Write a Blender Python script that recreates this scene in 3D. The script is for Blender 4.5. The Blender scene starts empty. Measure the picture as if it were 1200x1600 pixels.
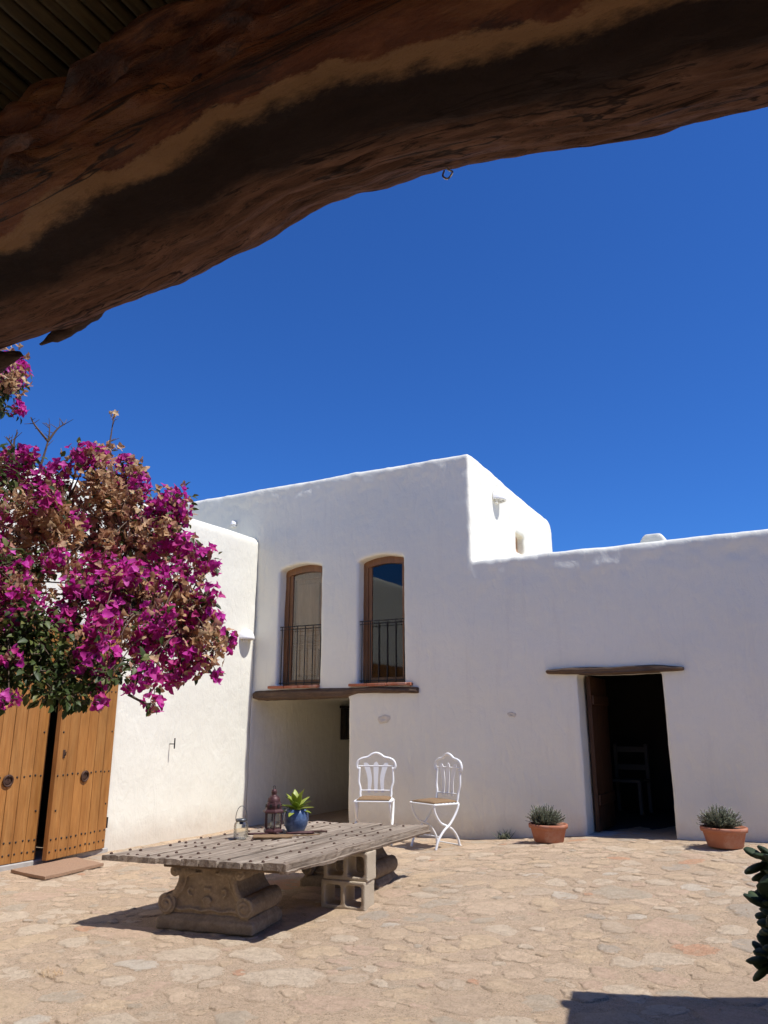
import bpy, bmesh, math, random
from mathutils import Vector, Matrix, noise
R = math.radians
PI = math.pi
rnd = random.Random(11)
scn = bpy.context.scene
COL = scn.collection

# ------------------------------------------------------------------ camera, sky, sun
cam = bpy.data.cameras.new('camera')
cam.sensor_fit = 'HORIZONTAL'; cam.sensor_width = 36.0; cam.lens = 36.06
cam.clip_start = 0.02; cam.clip_end = 2000
camo = bpy.data.objects.new('camera', cam); COL.objects.link(camo)
camo.location = (0, 0, 1.488); camo.rotation_euler = (R(90 + 15.352), 0, R(29))
scn.camera = camo

SUN_EL, SUN_BACK = 61.0, 2.6            # elevation; degrees the sun stands behind the facade plane
world = bpy.data.worlds.new('World'); scn.world = world; world.use_nodes = True
wn = world.node_tree.nodes; wl = world.node_tree.links
for n in list(wn): wn.remove(n)
wo = wn.new('ShaderNodeOutputWorld'); bg = wn.new('ShaderNodeBackground'); sky = wn.new('ShaderNodeTexSky')
sky.sky_type = 'NISHITA'; sky.sun_disc = False
sky.sun_elevation = R(SUN_EL); sky.sun_rotation = R(90 - SUN_BACK)
sky.altitude = 0; sky.air_density = 1.0; sky.dust_density = 0.1; sky.ozone_density = 4.0
bg.inputs[1].default_value = 0.12
tint = wn.new('ShaderNodeMix'); tint.data_type = 'RGBA'; tint.blend_type = 'MULTIPLY'; tint.inputs[0].default_value = 1.0
tint.inputs[7].default_value = (.205, .475, .93, 1)       # clear, dry, deep blue air
wl.new(sky.outputs[0], tint.inputs[6]); wl.new(tint.outputs[2], bg.inputs[0]); wl.new(bg.outputs[0], wo.inputs[0])
sl = bpy.data.lights.new('sun', 'SUN'); sl.energy = 4.5; sl.angle = R(0.53); sl.color = (1.0, 0.98, 0.96)
so = bpy.data.objects.new('sun', sl); COL.objects.link(so)
sd = Vector((math.cos(R(SUN_EL)) * math.cos(R(SUN_BACK)), math.cos(R(SUN_EL)) * math.sin(R(SUN_BACK)), math.sin(R(SUN_EL))))
so.rotation_euler = sd.to_track_quat('Z', 'Y').to_euler()
so.location = sd * 40
vs = scn.view_settings
vs.view_transform = 'Standard'; vs.look = 'None'; vs.exposure = 0.29; vs.gamma = 1; vs.use_curve_mapping = False

# ------------------------------------------------------------------ mesh helpers
class MB:
    def __init__(s): s.v = []; s.f = []
    def add(s, vs, fs):
        o = len(s.v); s.v += [tuple(p) for p in vs]; s.f += [tuple(i + o for i in f) for f in fs]; return s
    def box(s, x0, x1, y0, y1, z0, z1, M=None):
        v = [Vector(p) for p in ((x0,y0,z0),(x1,y0,z0),(x1,y1,z0),(x0,y1,z0),(x0,y0,z1),(x1,y0,z1),(x1,y1,z1),(x0,y1,z1))]
        if M: v = [M @ p for p in v]
        return s.add(v, [(0,3,2,1),(4,5,6,7),(0,1,5,4),(1,2,6,5),(2,3,7,6),(3,0,4,7)])
    def cbox(s, x0, x1, y0, y1, z0, z1, c=0.01, M=None):      # box with chamfered edges
        bm = bmesh.new(); bmesh.ops.create_cube(bm, size=1)
        for v in bm.verts: v.co = Vector(((x0+x1)/2 + v.co.x*(x1-x0), (y0+y1)/2 + v.co.y*(y1-y0), (z0+z1)/2 + v.co.z*(z1-z0)))
        bmesh.ops.bevel(bm, geom=bm.edges[:], offset=c, segments=1, affect='EDGES', profile=.5)
        bm.verts.index_update()
        v = [x.co.copy() for x in bm.verts]
        if M: v = [M @ p for p in v]
        s.add(v, [[x.index for x in f.verts] for f in bm.faces]); bm.free(); return s
    def prism(s, poly, axis, a0, a1):      # poly: 2D points, extruded along 'X', 'Y' or 'Z'
        def P(p, a): return (a, p[0], p[1]) if axis == 'X' else ((p[0], a, p[1]) if axis == 'Y' else (p[0], p[1], a))
        n = len(poly); ar = sum(poly[i][0]*poly[(i+1)%n][1] - poly[(i+1)%n][0]*poly[i][1] for i in range(n))
        if (ar < 0) != (axis == 'Y'): poly = poly[::-1]
        v = [P(p, a0) for p in poly] + [P(p, a1) for p in poly]
        f = [tuple(range(n))[::-1], tuple(range(n, 2*n))] + [(i, (i+1)%n, n+(i+1)%n, n+i) for i in range(n)]
        return s.add(v, f)
    def tube(s, pts, r, n=8, cap=True, flat=1.0):
        pts = [Vector(p) for p in pts]; m = len(pts)
        rr = r if isinstance(r, (list, tuple)) else [r]*m
        up = None; v = []; f = []
        for i, p in enumerate(pts):
            t = (pts[min(i+1, m-1)] - pts[max(i-1, 0)])
            if t.length < 1e-9: t = Vector((0,0,1))
            t.normalize()
            if up is None:
                up = Vector((0,0,1)) if abs(t.z) < .9 else Vector((1,0,0))
            a = (up - t*up.dot(t)).normalized(); b = t.cross(a); up = a
            for k in range(n):
                q = 2*PI*k/n
                v.append(p + a*math.cos(q)*rr[i] + b*math.sin(q)*rr[i]*flat)
        for i in range(m-1):
            for k in range(n):
                f.append((i*n+k, i*n+(k+1)%n, (i+1)*n+(k+1)%n, (i+1)*n+k))
        if cap: f.append(tuple(range(n))[::-1]); f.append(tuple(range((m-1)*n, m*n)))
        return s.add(v, f)
    def lathe(s, prof, c=(0,0,0), n=24, close=False):
        v = []; f = []; m = len(prof)
        for r, z in prof:
            for k in range(n):
                q = 2*PI*k/n; v.append((c[0]+r*math.cos(q), c[1]+r*math.sin(q), c[2]+z))
        for i in range(m-1):
            for k in range(n): f.append((i*n+k, i*n+(k+1)%n, (i+1)*n+(k+1)%n, (i+1)*n+k))
        if close: f.append(tuple(range(n))[::-1]); f.append(tuple(range((m-1)*n, m*n)))
        return s.add(v, f)
    def mesh(s, name, smooth=False):
        me = bpy.data.meshes.new(name); me.from_pydata([tuple(p) for p in s.v], [], s.f); me.update()
        if smooth: me.polygons.foreach_set('use_smooth', [True]*len(me.polygons))
        return me
    def build(s, name, mat, parent=None, smooth=False):
        return put(name, s.mesh(name, smooth), mat, parent)

def put(name, me, mat, parent=None):
    o = bpy.data.objects.new(name, me); COL.objects.link(o)
    if mat and len(me.materials) == 0: me.materials.append(mat)
    if parent: o.parent = parent
    return o
def empty(name, loc=(0,0,0), rz=0, label=None, cat=None, group=None):
    o = bpy.data.objects.new(name, None); COL.objects.link(o); o.location = loc; o.rotation_euler = (0,0,rz)
    tag(o, label, cat, group); return o
def tag(o, label=None, cat=None, group=None, kind=None):
    if label: o['label'] = label
    if cat: o['category'] = cat
    if group: o['group'] = group
    if kind: o['kind'] = kind
    return o
def catmull(P, k=6):
    P = [Vector(p) for p in P]; Q = [P[0]*2-P[1]] + P + [P[-1]*2-P[-2]]; out = []
    for i in range(1, len(Q)-2):
        for j in range(k):
            t = j/k; a, b, c, d = Q[i-1], Q[i], Q[i+1], Q[i+2]
            out.append(.5*((2*b) + (c-a)*t + (2*a-5*b+4*c-d)*t*t + (3*b-a-3*c+d)*t**3))
    out.append(P[-1]); return out
def lerp(xs, ys, x):
    if x <= xs[0]: return ys[0]
    for i in range(len(xs)-1):
        if x <= xs[i+1]:
            t = (x-xs[i])/(xs[i+1]-xs[i]); return ys[i]+(ys[i+1]-ys[i])*t
    return ys[-1]
def sstep(a, b, x):
    t = min(1, max(0, (x-a)/(b-a))); return t*t*(3-2*t)
def fbm(p, o=3): return noise.fractal(p, 1.0, 2.0, o)
def remeshed(mb, name, voxel, smooth=3, amp=.01, scale=1.2, fine=.0, extra=None):
    me = mb.mesh(name); o = bpy.data.objects.new(name+'_tmp', me); COL.objects.link(o)
    m = o.modifiers.new('r', 'REMESH'); m.mode = 'VOXEL'; m.voxel_size = voxel
    if smooth: s2 = o.modifiers.new('s', 'SMOOTH'); s2.factor = .5; s2.iterations = smooth
    dg = bpy.context.evaluated_depsgraph_get(); dg.update()
    me2 = bpy.data.meshes.new_from_object(o.evaluated_get(dg)); me2.name = name
    bpy.data.objects.remove(o); bpy.data.meshes.remove(me)
    n = len(me2.vertices); co = [0.0]*(3*n); no = [0.0]*(3*n)
    me2.vertices.foreach_get('co', co); me2.vertex_normals.foreach_get('vector', no)
    N = noise.noise
    for i in range(n):
        c = Vector(co[3*i:3*i+3])
        d = amp*N(c*scale) + amp*.45*N(c*scale*3.1)
        if fine: d += fine*N(c*scale*11)
        if extra: d += extra(c)
        co[3*i] += no[3*i]*d; co[3*i+1] += no[3*i+1]*d; co[3*i+2] += no[3*i+2]*d
    me2.vertices.foreach_set('co', co)
    me2.polygons.foreach_set('use_smooth', [True]*len(me2.polygons))
    me2.update(); return me2

# ------------------------------------------------------------------ material helpers
class Mt:
    def __init__(s, name):
        s.m = bpy.data.materials.new(name); s.m.use_nodes = True
        s.n = s.m.node_tree.nodes; s.l = s.m.node_tree.links
        s.b = s.n['Principled BSDF']; s.out = s.n['Material Output']; s.co = None
    def coords(s, scale=(1,1,1), rot=(0,0,0), kind='Object'):
        tc = s.n.new('ShaderNodeTexCoord'); mp = s.n.new('ShaderNodeMapping')
        mp.inputs['Scale'].default_value = scale; mp.inputs['Rotation'].default_value = rot
        s.l.new(tc.outputs[kind], mp.inputs[0]); return mp.outputs[0]
    def noise(s, vec, scale, detail=4, rough=.55, dist=0):
        t = s.n.new('ShaderNodeTexNoise'); t.inputs['Scale'].default_value = scale; t.inputs['Detail'].default_value = detail
        t.inputs['Roughness'].default_value = rough; t.inputs['Distortion'].default_value = dist
        if vec: s.l.new(vec, t.inputs['Vector'])
        return t.outputs[0]
    def voro(s, vec, scale, feat='F1', out='Distance'):
        t = s.n.new('ShaderNodeTexVoronoi'); t.feature = feat; t.inputs['Scale'].default_value = scale
        s.l.new(vec, t.inputs['Vector']); return t.outputs[out]
    def ramp(s, fac, stops, interp='LINEAR'):
        r = s.n.new('ShaderNodeValToRGB'); r.color_ramp.interpolation = interp
        e = r.color_ramp.elements
        while len(e) < len(stops): e.new(.5)
        for i, (p, c) in enumerate(stops):
            e[i].position = p; e[i].color = (c, c, c, 1) if isinstance(c, (int, float)) else (*c, 1)
        s.l.new(fac, r.inputs[0]); return r.outputs[0]
    def mix(s, fac, a, b, mode='MIX'):
        x = s.n.new('ShaderNodeMix'); x.data_type = 'RGBA'; x.blend_type = mode
        for i, val in ((0, fac), (6, a), (7, b)):
            if isinstance(val, (int, float)): x.inputs[i].default_value = val if i == 0 else (val, val, val, 1)
            elif isinstance(val, tuple): x.inputs[i].default_value = (*val, 1)
            else: s.l.new(val, x.inputs[i])
        return x.outputs[2]
    def math(s, op, a, b=0.0):
        x = s.n.new('ShaderNodeMath'); x.operation = op
        for i, val in ((0, a), (1, b)):
            if isinstance(val, (int, float)): x.inputs[i].default_value = val
            else: s.l.new(val, x.inputs[i])
        return x.outputs[0]
    def attr(s, name, out='Fac'):
        a = s.n.new('ShaderNodeAttribute'); a.attribute_name = name; return a.outputs[out]
    def orand(s): return s.n.new('ShaderNodeObjectInfo').outputs['Random']
    def color(s, c):
        if isinstance(c, tuple): s.b.inputs['Base Color'].default_value = (*c, 1)
        else: s.l.new(c, s.b.inputs['Base Color'])
        return s
    def rough(s, r):
        if isinstance(r, (int, float)): s.b.inputs['Roughness'].default_value = r
        else: s.l.new(r, s.b.inputs['Roughness'])
        return s
    def spec(s, v): s.b.inputs['Specular IOR Level'].default_value = v; return s
    def metal(s, v): s.b.inputs['Metallic'].default_value = v; return s
    def bump(s, h, strength=.3, dist=.01, prev=None):
        b = s.n.new('ShaderNodeBump'); b.inputs['Strength'].default_value = strength; b.inputs['Distance'].default_value = dist
        s.l.new(h, b.inputs['Height'])
        if prev: s.l.new(prev, b.inputs['Normal'])
        s.l.new(b.outputs[0], s.b.inputs['Normal']); return b.outputs[0]
def simple(name, c, rough=.6, var=.15, scale=20, bump=.15, bd=.004, metal=0, spec=.4):
    t = Mt(name); v = t.coords()
    n = t.noise(v, scale, 5)
    t.color(t.mix(n, tuple(x*(1-var) for x in c), tuple(min(1, x*(1+var)) for x in c))).rough(rough).metal(metal).spec(spec)
    if bump: t.bump(n, bump, bd)
    return t.m
M = {}
def mk_white():
    t = Mt('whitewash'); v = t.coords()
    a = t.noise(v, .7, 4, .6); b = t.noise(v, 9, 5, .6, .4); c = t.noise(v, 60, 3)
    base = t.mix(t.ramp(a, [(.3, 0), (.75, 1)]), (.80, .77, .65), (.76, .73, .61))
    d = t.ramp(t.noise(v, 2.3, 6, .7, .6), [(.60, 0), (.72, .35)])
    base = t.mix(d, base, (.72, .69, .63))
    # splash dirt from rain and soil near the ground
    sx = t.n.new('ShaderNodeSeparateXYZ'); t.l.new(v, sx.inputs[0])
    low = t.ramp(t.math('ADD', sx.outputs[2], t.math('MULTIPLY', t.noise(v, 3.5, 5, .7), .45)), [(.30, .75), (.62, 0)])
    base = t.mix(low, base, (.60, .53, .43))
    stk = t.ramp(t.noise(t.coords((2.2, 2.2, .22)), 3.2, 6, .7, .4), [(.56, 0), (.74, .30)])
    base = t.mix(stk, base, (.62, .58, .51))
    t.color(base).rough(.9).spec(.15)
    w = t.noise(t.coords((1, 1, .35)), 5, 6, .62, .8)
    p = t.bump(w, .36, .05); p = t.bump(b, .36, .018, p); t.bump(c, .3, .004, p)
    return t.m
M['white'] = mk_white()
def mk_ground():
    t = Mt('courtyard_mortar'); v = t.coords()
    base, h1, h2, h3 = mortar(t, v)
    t.color(base).rough(.95).spec(.1)
    p = t.bump(h1, 1.0, .036); p = t.bump(h2, 1.0, .015, p); t.bump(h3, 1.0, .006, p)
    return t.m
def mortar(t, v):
    a = t.noise(v, 1.1, 5, .6); b = t.noise(v, 14, 6, .72, .4); c = t.noise(v, 75, 4, .75); d = t.noise(v, 210, 3, .7)
    base = t.mix(t.ramp(a, [(.3, 0), (.7, 1)]), (.57, .405, .265), (.66, .48, .32))
    base = t.mix(t.ramp(t.noise(v, 2.7, 6, .7, .5), [(.55, 0), (.68, .45)]), base, (.62, .43, .29))
    base = t.mix(t.ramp(t.noise(v, 1.9, 6, .75, .8), [(.56, 0), (.66, .6)]), base, (.48, .38, .27))
    base = t.mix(t.ramp(b, [(.36, .6), (.50, 0)]), base, (.43, .30, .19))
    base = t.mix(t.ramp(c, [(.35, .85), (.46, 0)]), base, (.28, .19, .115))
    base = t.mix(t.ramp(d, [(.53, 0), (.66, .75)]), base, (.78, .66, .49))
    return base, b, c, d
M['ground'] = mk_ground()
def mk_stone():
    t = Mt('paving_stone')
    ge = t.n.new('ShaderNodeNewGeometry'); v = ge.outputs['Position']
    f = t.math('FRACT', t.math('ADD', t.attr('tint'), t.orand()))
    col = t.ramp(f, [(0, (.76,.56,.36)), (.16, (.82,.61,.41)), (.32, (.74,.52,.36)), (.40, (.82,.66,.47)), (.56, (.68,.50,.34)), (.64, (.62,.51,.37)),
                     (.71, (.80,.59,.37)), (.84, (.56,.47,.36)), (.86, (.72,.56,.39)), (.93, (.72,.38,.22)), (.96, (.78,.68,.53))], 'CONSTANT')
    mo, h1, h2, h3 = mortar(t, v)
    a = t.noise(v, 11, 6, .75, .5); b = t.noise(v, 42, 6, .75, .6)
    col = t.mix(t.ramp(a, [(.36, .5), (.52, 0)]), col, (.54,.39,.25))
    col = t.mix(t.ramp(b, [(.32, .9), (.42, 0)]), col, (.30,.20,.12))
    col = t.mix(t.ramp(b, [(.56, 0), (.72, .55)]), col, (.78,.68,.53))
    rim = t.math('ADD', t.attr('rim'), t.math('MULTIPLY', t.math('SUBTRACT', t.noise(v, 8, 6, .75, .6), .5), 1.9))
    col = t.mix(t.ramp(rim, [(.72, 0), (.84, 1)]), col, mo)
    col = t.mix(.28, col, mo)
    t.color(col).rough(.9).spec(.15)
    p = t.bump(a, 1.0, .055); p = t.bump(b, 1.0, .022, p); t.bump(h3, .9, .006, p)
    return t.m
M['stone'] = mk_stone()
def mk_wood(name, c0, c1, c2, ax=(1,1,.06), sc=22, rough=.5, bump=.25, orand=.0, spec=.4):
    t = Mt(name); v = t.coords(ax)
    if orand:
        ad = t.n.new('ShaderNodeVectorMath'); ad.operation = 'ADD'; t.l.new(v, ad.inputs[0])
        cb = t.n.new('ShaderNodeCombineXYZ')
        o = t.math('MULTIPLY', t.orand(), 37.0)
        for i in range(3): t.l.new(o, cb.inputs[i])
        t.l.new(cb.outputs[0], ad.inputs[1]); v = ad.outputs[0]
    g = t.noise(v, sc, 6, .65, .6); h = t.noise(v, sc*5, 4, .7)
    k = t.noise(v, sc*.3, 3, .5)
    col = t.ramp(g, [(.28, c0), (.5, c1), (.72, c2)])
    col = t.mix(t.ramp(h, [(.42, .0), (.7, .45)]), col, tuple(x*.55 for x in c0))
    col = t.mix(t.ramp(k, [(.35, .35), (.6, 0)]), col, c0)
    wr = t.ramp(t.noise(t.coords((1, 1, .35)), 2.4, 5, .7, .5), [(.35, .72), (.65, 1.0)]); col = t.mix(1.0, col, wr, 'MULTIPLY')
    if orand: col = t.mix(1.0, col, t.ramp(t.orand(), [(0, 1-orand), (1, 1.0)]), 'MULTIPLY')
    t.color(col).rough(rough).spec(spec)
    p = t.bump(g, bump, .01); t.bump(h, bump, .004, p)
    return t.m
M['gate'] = mk_wood('varnished_pine', (.38,.15,.036), (.51,.225,.06), (.60,.30,.095), sc=16, rough=.42, bump=.15, orand=.18)
M['frame'] = mk_wood('window_wood', (.20,.085,.03), (.28,.125,.045), (.35,.17,.065), sc=18, rough=.4, bump=.15)
M['shutter'] = mk_wood('shutter_wood', (.46,.25,.13), (.58,.34,.19), (.66,.42,.25), sc=18, rough=.5, bump=.12)
M['doorleaf'] = mk_wood('old_door_wood', (.06,.026,.012), (.095,.042,.018), (.13,.058,.026), sc=18, rough=.5)
M['lintel'] = mk_wood('weathered_beam', (.07,.04,.022), (.14,.085,.05), (.22,.145,.09), ax=(.08,1,1), sc=30, rough=.85, bump=.8)
M['plank'] = mk_wood('grey_weathered_plank', (.18,.125,.085), (.46,.365,.27), (.68,.57,.44), ax=(1,.045,1), sc=40, rough=.85, bump=1.0, orand=.25, spec=.2)
M['batten'] = mk_wood('dark_old_batten', (.10,.065,.04), (.17,.115,.07), (.24,.17,.11), ax=(.06,1,1), sc=30, rough=.85, bump=.7)
M['iron'] = simple('dark_iron', (.035,.03,.028), .55, .3, 60, .2, .002, .6)
M['rust'] = simple('rusty_iron', (.085,.045,.03), .7, .4, 60, .3, .002, .4)
M['paint'] = simple('white_chair_paint', (.78,.78,.76), .45, .05, 30, .1, .001)
M['shadepaint'] = simple('shaded_chair_paint', (.17,.165,.155), .6, .1, 20, .1, .001)  # white chair paint darkened to stand in for indoor shade
M['lampw'] = simple('white_plaster_lamp', (.80,.785,.75), .8, .03, 20, .1, .003)
M['dark'] = simple('painted_room_shade', (.06,.052,.045), .9, .2, 4, 0)  # shade of the unlit rooms put into the colour
M['thresh'] = simple('grey_stone_step', (.40,.37,.33), .85, .2, 14, .4, .01)
def mk_glass(name, tint=(1,1,1), k=1.7):
    t = Mt(name); t.n.remove(t.b)
    fr = t.n.new('ShaderNodeFresnel'); fr.inputs[0].default_value = 1.52
    gl = t.n.new('ShaderNodeBsdfGlossy'); gl.inputs['Roughness'].default_value = .004
    tr = t.n.new('ShaderNodeBsdfTransparent'); tr.inputs[0].default_value = (*tint, 1)
    mx = t.n.new('ShaderNodeMixShader')
    t.l.new(t.math('MULTIPLY', fr.outputs[0], k), mx.inputs[0]); t.l.new(tr.outputs[0], mx.inputs[1]); t.l.new(gl.outputs[0], mx.inputs[2])
    t.l.new(mx.outputs[0], t.out.inputs[0]); return t.m
M['glass'] = mk_glass('window_glass', (.92,.94,.92), .75)
M['jarglass'] = mk_glass('jar_glass', (.97,.98,.97), .5)
def mk_terra(name, c):
    t = Mt(name); v = t.coords(); a = t.noise(v, 7, 5, .65); b = t.noise(v, 60, 4)
    col = t.mix(a, tuple(x*.85 for x in c), tuple(x*1.12 for x in c))
    col = t.mix(t.ramp(t.noise(v, 4, 6, .7), [(.52, 0), (.7, .45)]), col, (.52,.40,.32))
    t.color(col).rough(.8).spec(.25); t.bump(b, .25, .003); return t.m
M['terra'] = mk_terra('terracotta', (.40,.155,.085))
M['tile'] = mk_terra('terracotta_tile', (.38,.13,.065))
M['soil'] = simple('potting_soil', (.06,.04,.028), .95, .4, 50, .8, .01)
def mk_leaf(name, stops, rough=.5, trans=.25):
    t = Mt(name)
    f = t.math('FRACT', t.math('ADD', t.attr('tint'), t.orand()))
    col = t.ramp(f, stops)
    t.color(col).rough(rough).spec(.35)
    tl = t.n.new('ShaderNodeBsdfTranslucent'); t.l.new(col, tl.inputs[0])
    mx = t.n.new('ShaderNodeMixShader'); mx.inputs[0].default_value = trans
    t.l.new(t.b.outputs[0], mx.inputs[1]); t.l.new(tl.outputs[0], mx.inputs[2]); t.l.new(mx.outputs[0], t.out.inputs[0]); return t.m
M['leaf'] = mk_leaf('bougainvillea_leaf', [(0, (.035,.055,.015)), (.5, (.06,.088,.022)), (.85, (.11,.135,.033)), (1, (.18,.18,.05))])
M['bract'] = mk_leaf('magenta_bract', [(0, (.50,.02,.27)), (.4, (.66,.04,.42)), (.75, (.56,.035,.22)), (1, (.76,.13,.56))], .6, .42)
M['dry'] = mk_leaf('dried_bract', [(0, (.50,.28,.14)), (.35, (.60,.38,.20)), (.55, (.40,.12,.12)), (.8, (.70,.52,.31)), (1, (.55,.33,.16))], .8, .35)
M['twig'] = simple('grey_brown_twig', (.13,.09,.065), .85, .35, 40, .3, .003)
M['lav'] = mk_leaf('lavender_leaf', [(0, (.11,.135,.085)), (.5, (.20,.23,.155)), (1, (.32,.35,.26))], .7, .25)
M['agave'] = mk_leaf('lime_succulent_leaf', [(0, (.22,.30,.035)), (.5, (.32,.38,.05)), (1, (.40,.44,.07))], .4, .3)
M['jade'] = mk_leaf('dark_jade_leaf', [(0, (.02,.04,.018)), (1, (.05,.075,.03))], .7, .15)
def mk_blue():
    t = Mt('blue_glaze'); v = t.coords((1,1,1.5)); a = t.noise(v, 14, 6, .7, .8)
    t.color(t.ramp(a, [(.3, (.03,.055,.12)), (.52, (.075,.12,.22)), (.75, (.16,.22,.34))])).rough(.35); t.bump(a, .4, .006); return t.m
M['blue'] = mk_blue()
def mk_carved():
    t = Mt('aged_cast_stone'); v = t.coords(); a = t.noise(v, 6, 6, .7, .4); b = t.noise(v, 40, 5, .7)
    col = t.mix(t.ramp(a, [(.3, 0), (.7, 1)]), (.19,.135,.085), (.34,.26,.175))
    col = t.mix(t.ramp(b, [(.4, 0), (.75, .6)]), col, (.13,.095,.065))
    ge = t.n.new('ShaderNodeNewGeometry'); col = t.mix(t.ramp(ge.outputs['Pointiness'], [(.515, 0), (.60, .6)]), col, (.46,.385,.29))   # edges worn pale
    t.color(col).rough(.9).spec(.15); p = t.bump(a, .4, .02); t.bump(b, .6, .006, p); return t.m
M['carved'] = mk_carved()
def mk_conc():
    t = Mt('concrete_block'); v = t.coords(); a = t.noise(v, 90, 4, .7); b = t.voro(v, 110)
    t.color(t.mix(a, (.38,.31,.22), (.54,.45,.33))).rough(.95).spec(.1); p = t.bump(b, .6, .006); t.bump(a, .6, .006, p); return t.m
M['conc'] = mk_conc()
def mk_wick():
    t = Mt('woven_straw'); v = t.coords(); 
    w1 = t.n.new('ShaderNodeTexWave'); w1.inputs['Scale'].default_value = 38; w1.inputs['Distortion'].default_value = 2; t.l.new(v, w1.inputs[0])
    a = t.noise(v, 70, 4, .7)
    t.color(t.mix(t.math('MULTIPLY', w1.outputs['Fac'], a), (.20,.11,.05), (.55,.37,.19))).rough(.85); t.bump(w1.outputs['Fac'], .7, .008); return t.m
M['straw'] = mk_wick()
M['mat'] = simple('rust_brown_mat', (.33,.205,.125), .95, .45, 90, 1.0, .010)
M['lantern'] = simple('oxblood_metal', (.07,.026,.024), .5, .45, 35, .3, .003, .3)

# ------------------------------------------------------------------ the ground
GX = [-9.6, -7.75, -4.28, -2.6, -.7, 3]; GZ = [0, 0, .057, .195, .255, .30]
def G0(x, y):
    return lerp(GX, GZ, x)*sstep(5.0, 9.4, y)
def G(x, y):
    return G0(x, y) + .016*noise.noise(Vector((x*.9, y*.9, 3))) + .010*noise.noise(Vector((x*2.6, y*2.6, 7)))
def GF(x, y):
    return G(x, y) + .0045*noise.noise(Vector((x*6.5, y*6.5, 1))) + .0035*noise.noise(Vector((x*14, y*14, 5)))
def axis_lines(a, b, step, far):
    n = int((b-a)/step); l = [a+(b-a)*i/n for i in range(n+1)]
    return [-far, -far*.3, -far*.1, -far*.05] + l + [far*.05, far*.1, far*.3, far]
xs = axis_lines(-8.6, 2.0, .034, 400); ys = axis_lines(.6, 10.3, .034, 400)
gm = MB(); nx, ny = len(xs), len(ys)
gm.v = [(x, y, GF(x, y) if abs(x) < 15 and abs(y) < 18 else 0) for y in ys for x in xs]
gm.f = [(j*nx+i, j*nx+i+1, (j+1)*nx+i+1, (j+1)*nx+i) for j in range(ny-1) for i in range(nx-1)]
ground = gm.build('ground', M['ground'], smooth=True)
tag(ground, 'sandy mortar courtyard floor set with irregular stones', kind='structure')

def stone_mesh(rx, ry, ang, h, seed, off=(0,0,0), n=13, at=(0,0)):
    r = random.Random(seed); v = []; ca, sa = math.cos(ang), math.sin(ang)
    ph = [r.uniform(0, 6.28) for _ in range(3)]
    sq = r.uniform(.0, .18)
    jt = [r.uniform(-.10, .10) for _ in range(n)]
    def rad(q): return 1 + jt[int(round(q/(2*PI)*n)) % n] + .13*math.sin(2*q+ph[0]) + .12*math.sin(3*q+ph[1]) + .07*math.sin(5*q+ph[2]) + sq*abs(math.sin(2*q))
    tx, ty = r.uniform(-.012, .012), r.uniform(-.012, .012)
    for sc, z in ((1.07, -.014), (.98, h*.1), (.86, h*.85), (.52, h)):
        for k in range(n):
            q = 2*PI*k/n
            x, y = rx*sc*rad(q)*math.cos(q), ry*sc*rad(q)*math.sin(q)
            zz = z + (tx*x + ty*y) + (r.uniform(-.0035, .0035) if sc < .99 else 0)
            wx, wy = x*ca-y*sa, x*sa+y*ca; gz = G(at[0]+wx, at[1]+wy) - G(*at)
            v.append((off[0]+wx, off[1]+wy, off[2]+zz+gz))
    v.append((off[0], off[1], off[2]+h*1.05))
    f = []
    for i in range(3):
        for k in range(n): f.append((i*n+k, i*n+(k+1)%n, (i+1)*n+(k+1)%n, (i+1)*n+k))
    for k in range(n): f.append((3*n+k, 3*n+(k+1)%n, 4*n))
    return v, f
def set_rim(me, n, cnt=1):
    a = me.attributes.new('rim', 'FLOAT', 'POINT'); a.data.foreach_set('value', ([1.0]*n + [.9]*n + [.72]*n + [.30]*n + [0.0])*cnt)
def set_tint(me, vals):
    a = me.attributes.new('tint', 'FLOAT', 'FACE'); a.data.foreach_set('value', vals)
sr = random.Random(5); spots = []; cell = {}
def near_ok(x, y, r):
    cx, cy = int(x//.5), int(y//.5)
    for i in range(cx-2, cx+3):
        for j in range(cy-2, cy+3):
            for (a, b, q) in cell.get((i, j), ()):
                if (a-x)**2 + (b-y)**2 < ((r+q)*.96)**2: return False
    return True
for r0, r1, tries in ((.15, .23, 200), (.11, .15, 2000), (.07, .11, 7000), (.04, .065, 7000)):
    for _ in range(tries):
        x, y = sr.uniform(-7.6, .9), sr.uniform(2.3, 9.6)
        if x < -y*1.42 - .3: continue
        r = sr.uniform(r0, r1)
        if near_ok(x, y, r):
            spots.append((x, y, r)); cell.setdefault((int(x//.5), int(y//.5)), []).append((x, y, r))
spots.sort(key=lambda s: -s[2]/math.hypot(s[0], s[1])**1.5)
def stone_params(i, r):
    q = random.Random(i*7+1)
    e = q.uniform(1.0, 1.5)
    return r*e**.5*.98, r/e**.5*.98, q.gauss(.15, .6), q.choice((.002, .004, .007, .010))
for i, (x, y, r) in enumerate(spots[:300]):
    a, b, an, h = stone_params(i, r)
    v, f = stone_mesh(a, b, an, h, i, at=(x, y))
    me = bpy.data.meshes.new('paving_stone'); me.from_pydata(v, [], f); set_tint(me, [sr.random()]*len(f)); set_rim(me, 13)
    me.polygons.foreach_set('use_smooth', [True]*len(f))
    o = put('paving_stone', me, M['stone'], ground); o.location = (x, y, G(x, y))
mb = MB(); tints = []
for i, (x, y, r) in enumerate(spots[300:]):
    a, b, an, h = stone_params(i+300, r)
    v, f = stone_mesh(a, b, an, h, i+300, (x, y, G(x, y)), 9, (x, y))
    mb.add(v, f); tints += [sr.random()]*len(f)
o = mb.build('small_paving_stones', M['stone'], ground, True); set_tint(o.data, tints); set_rim(o.data, 9, len(spots)-300); tag(o, kind='stuff')
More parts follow.
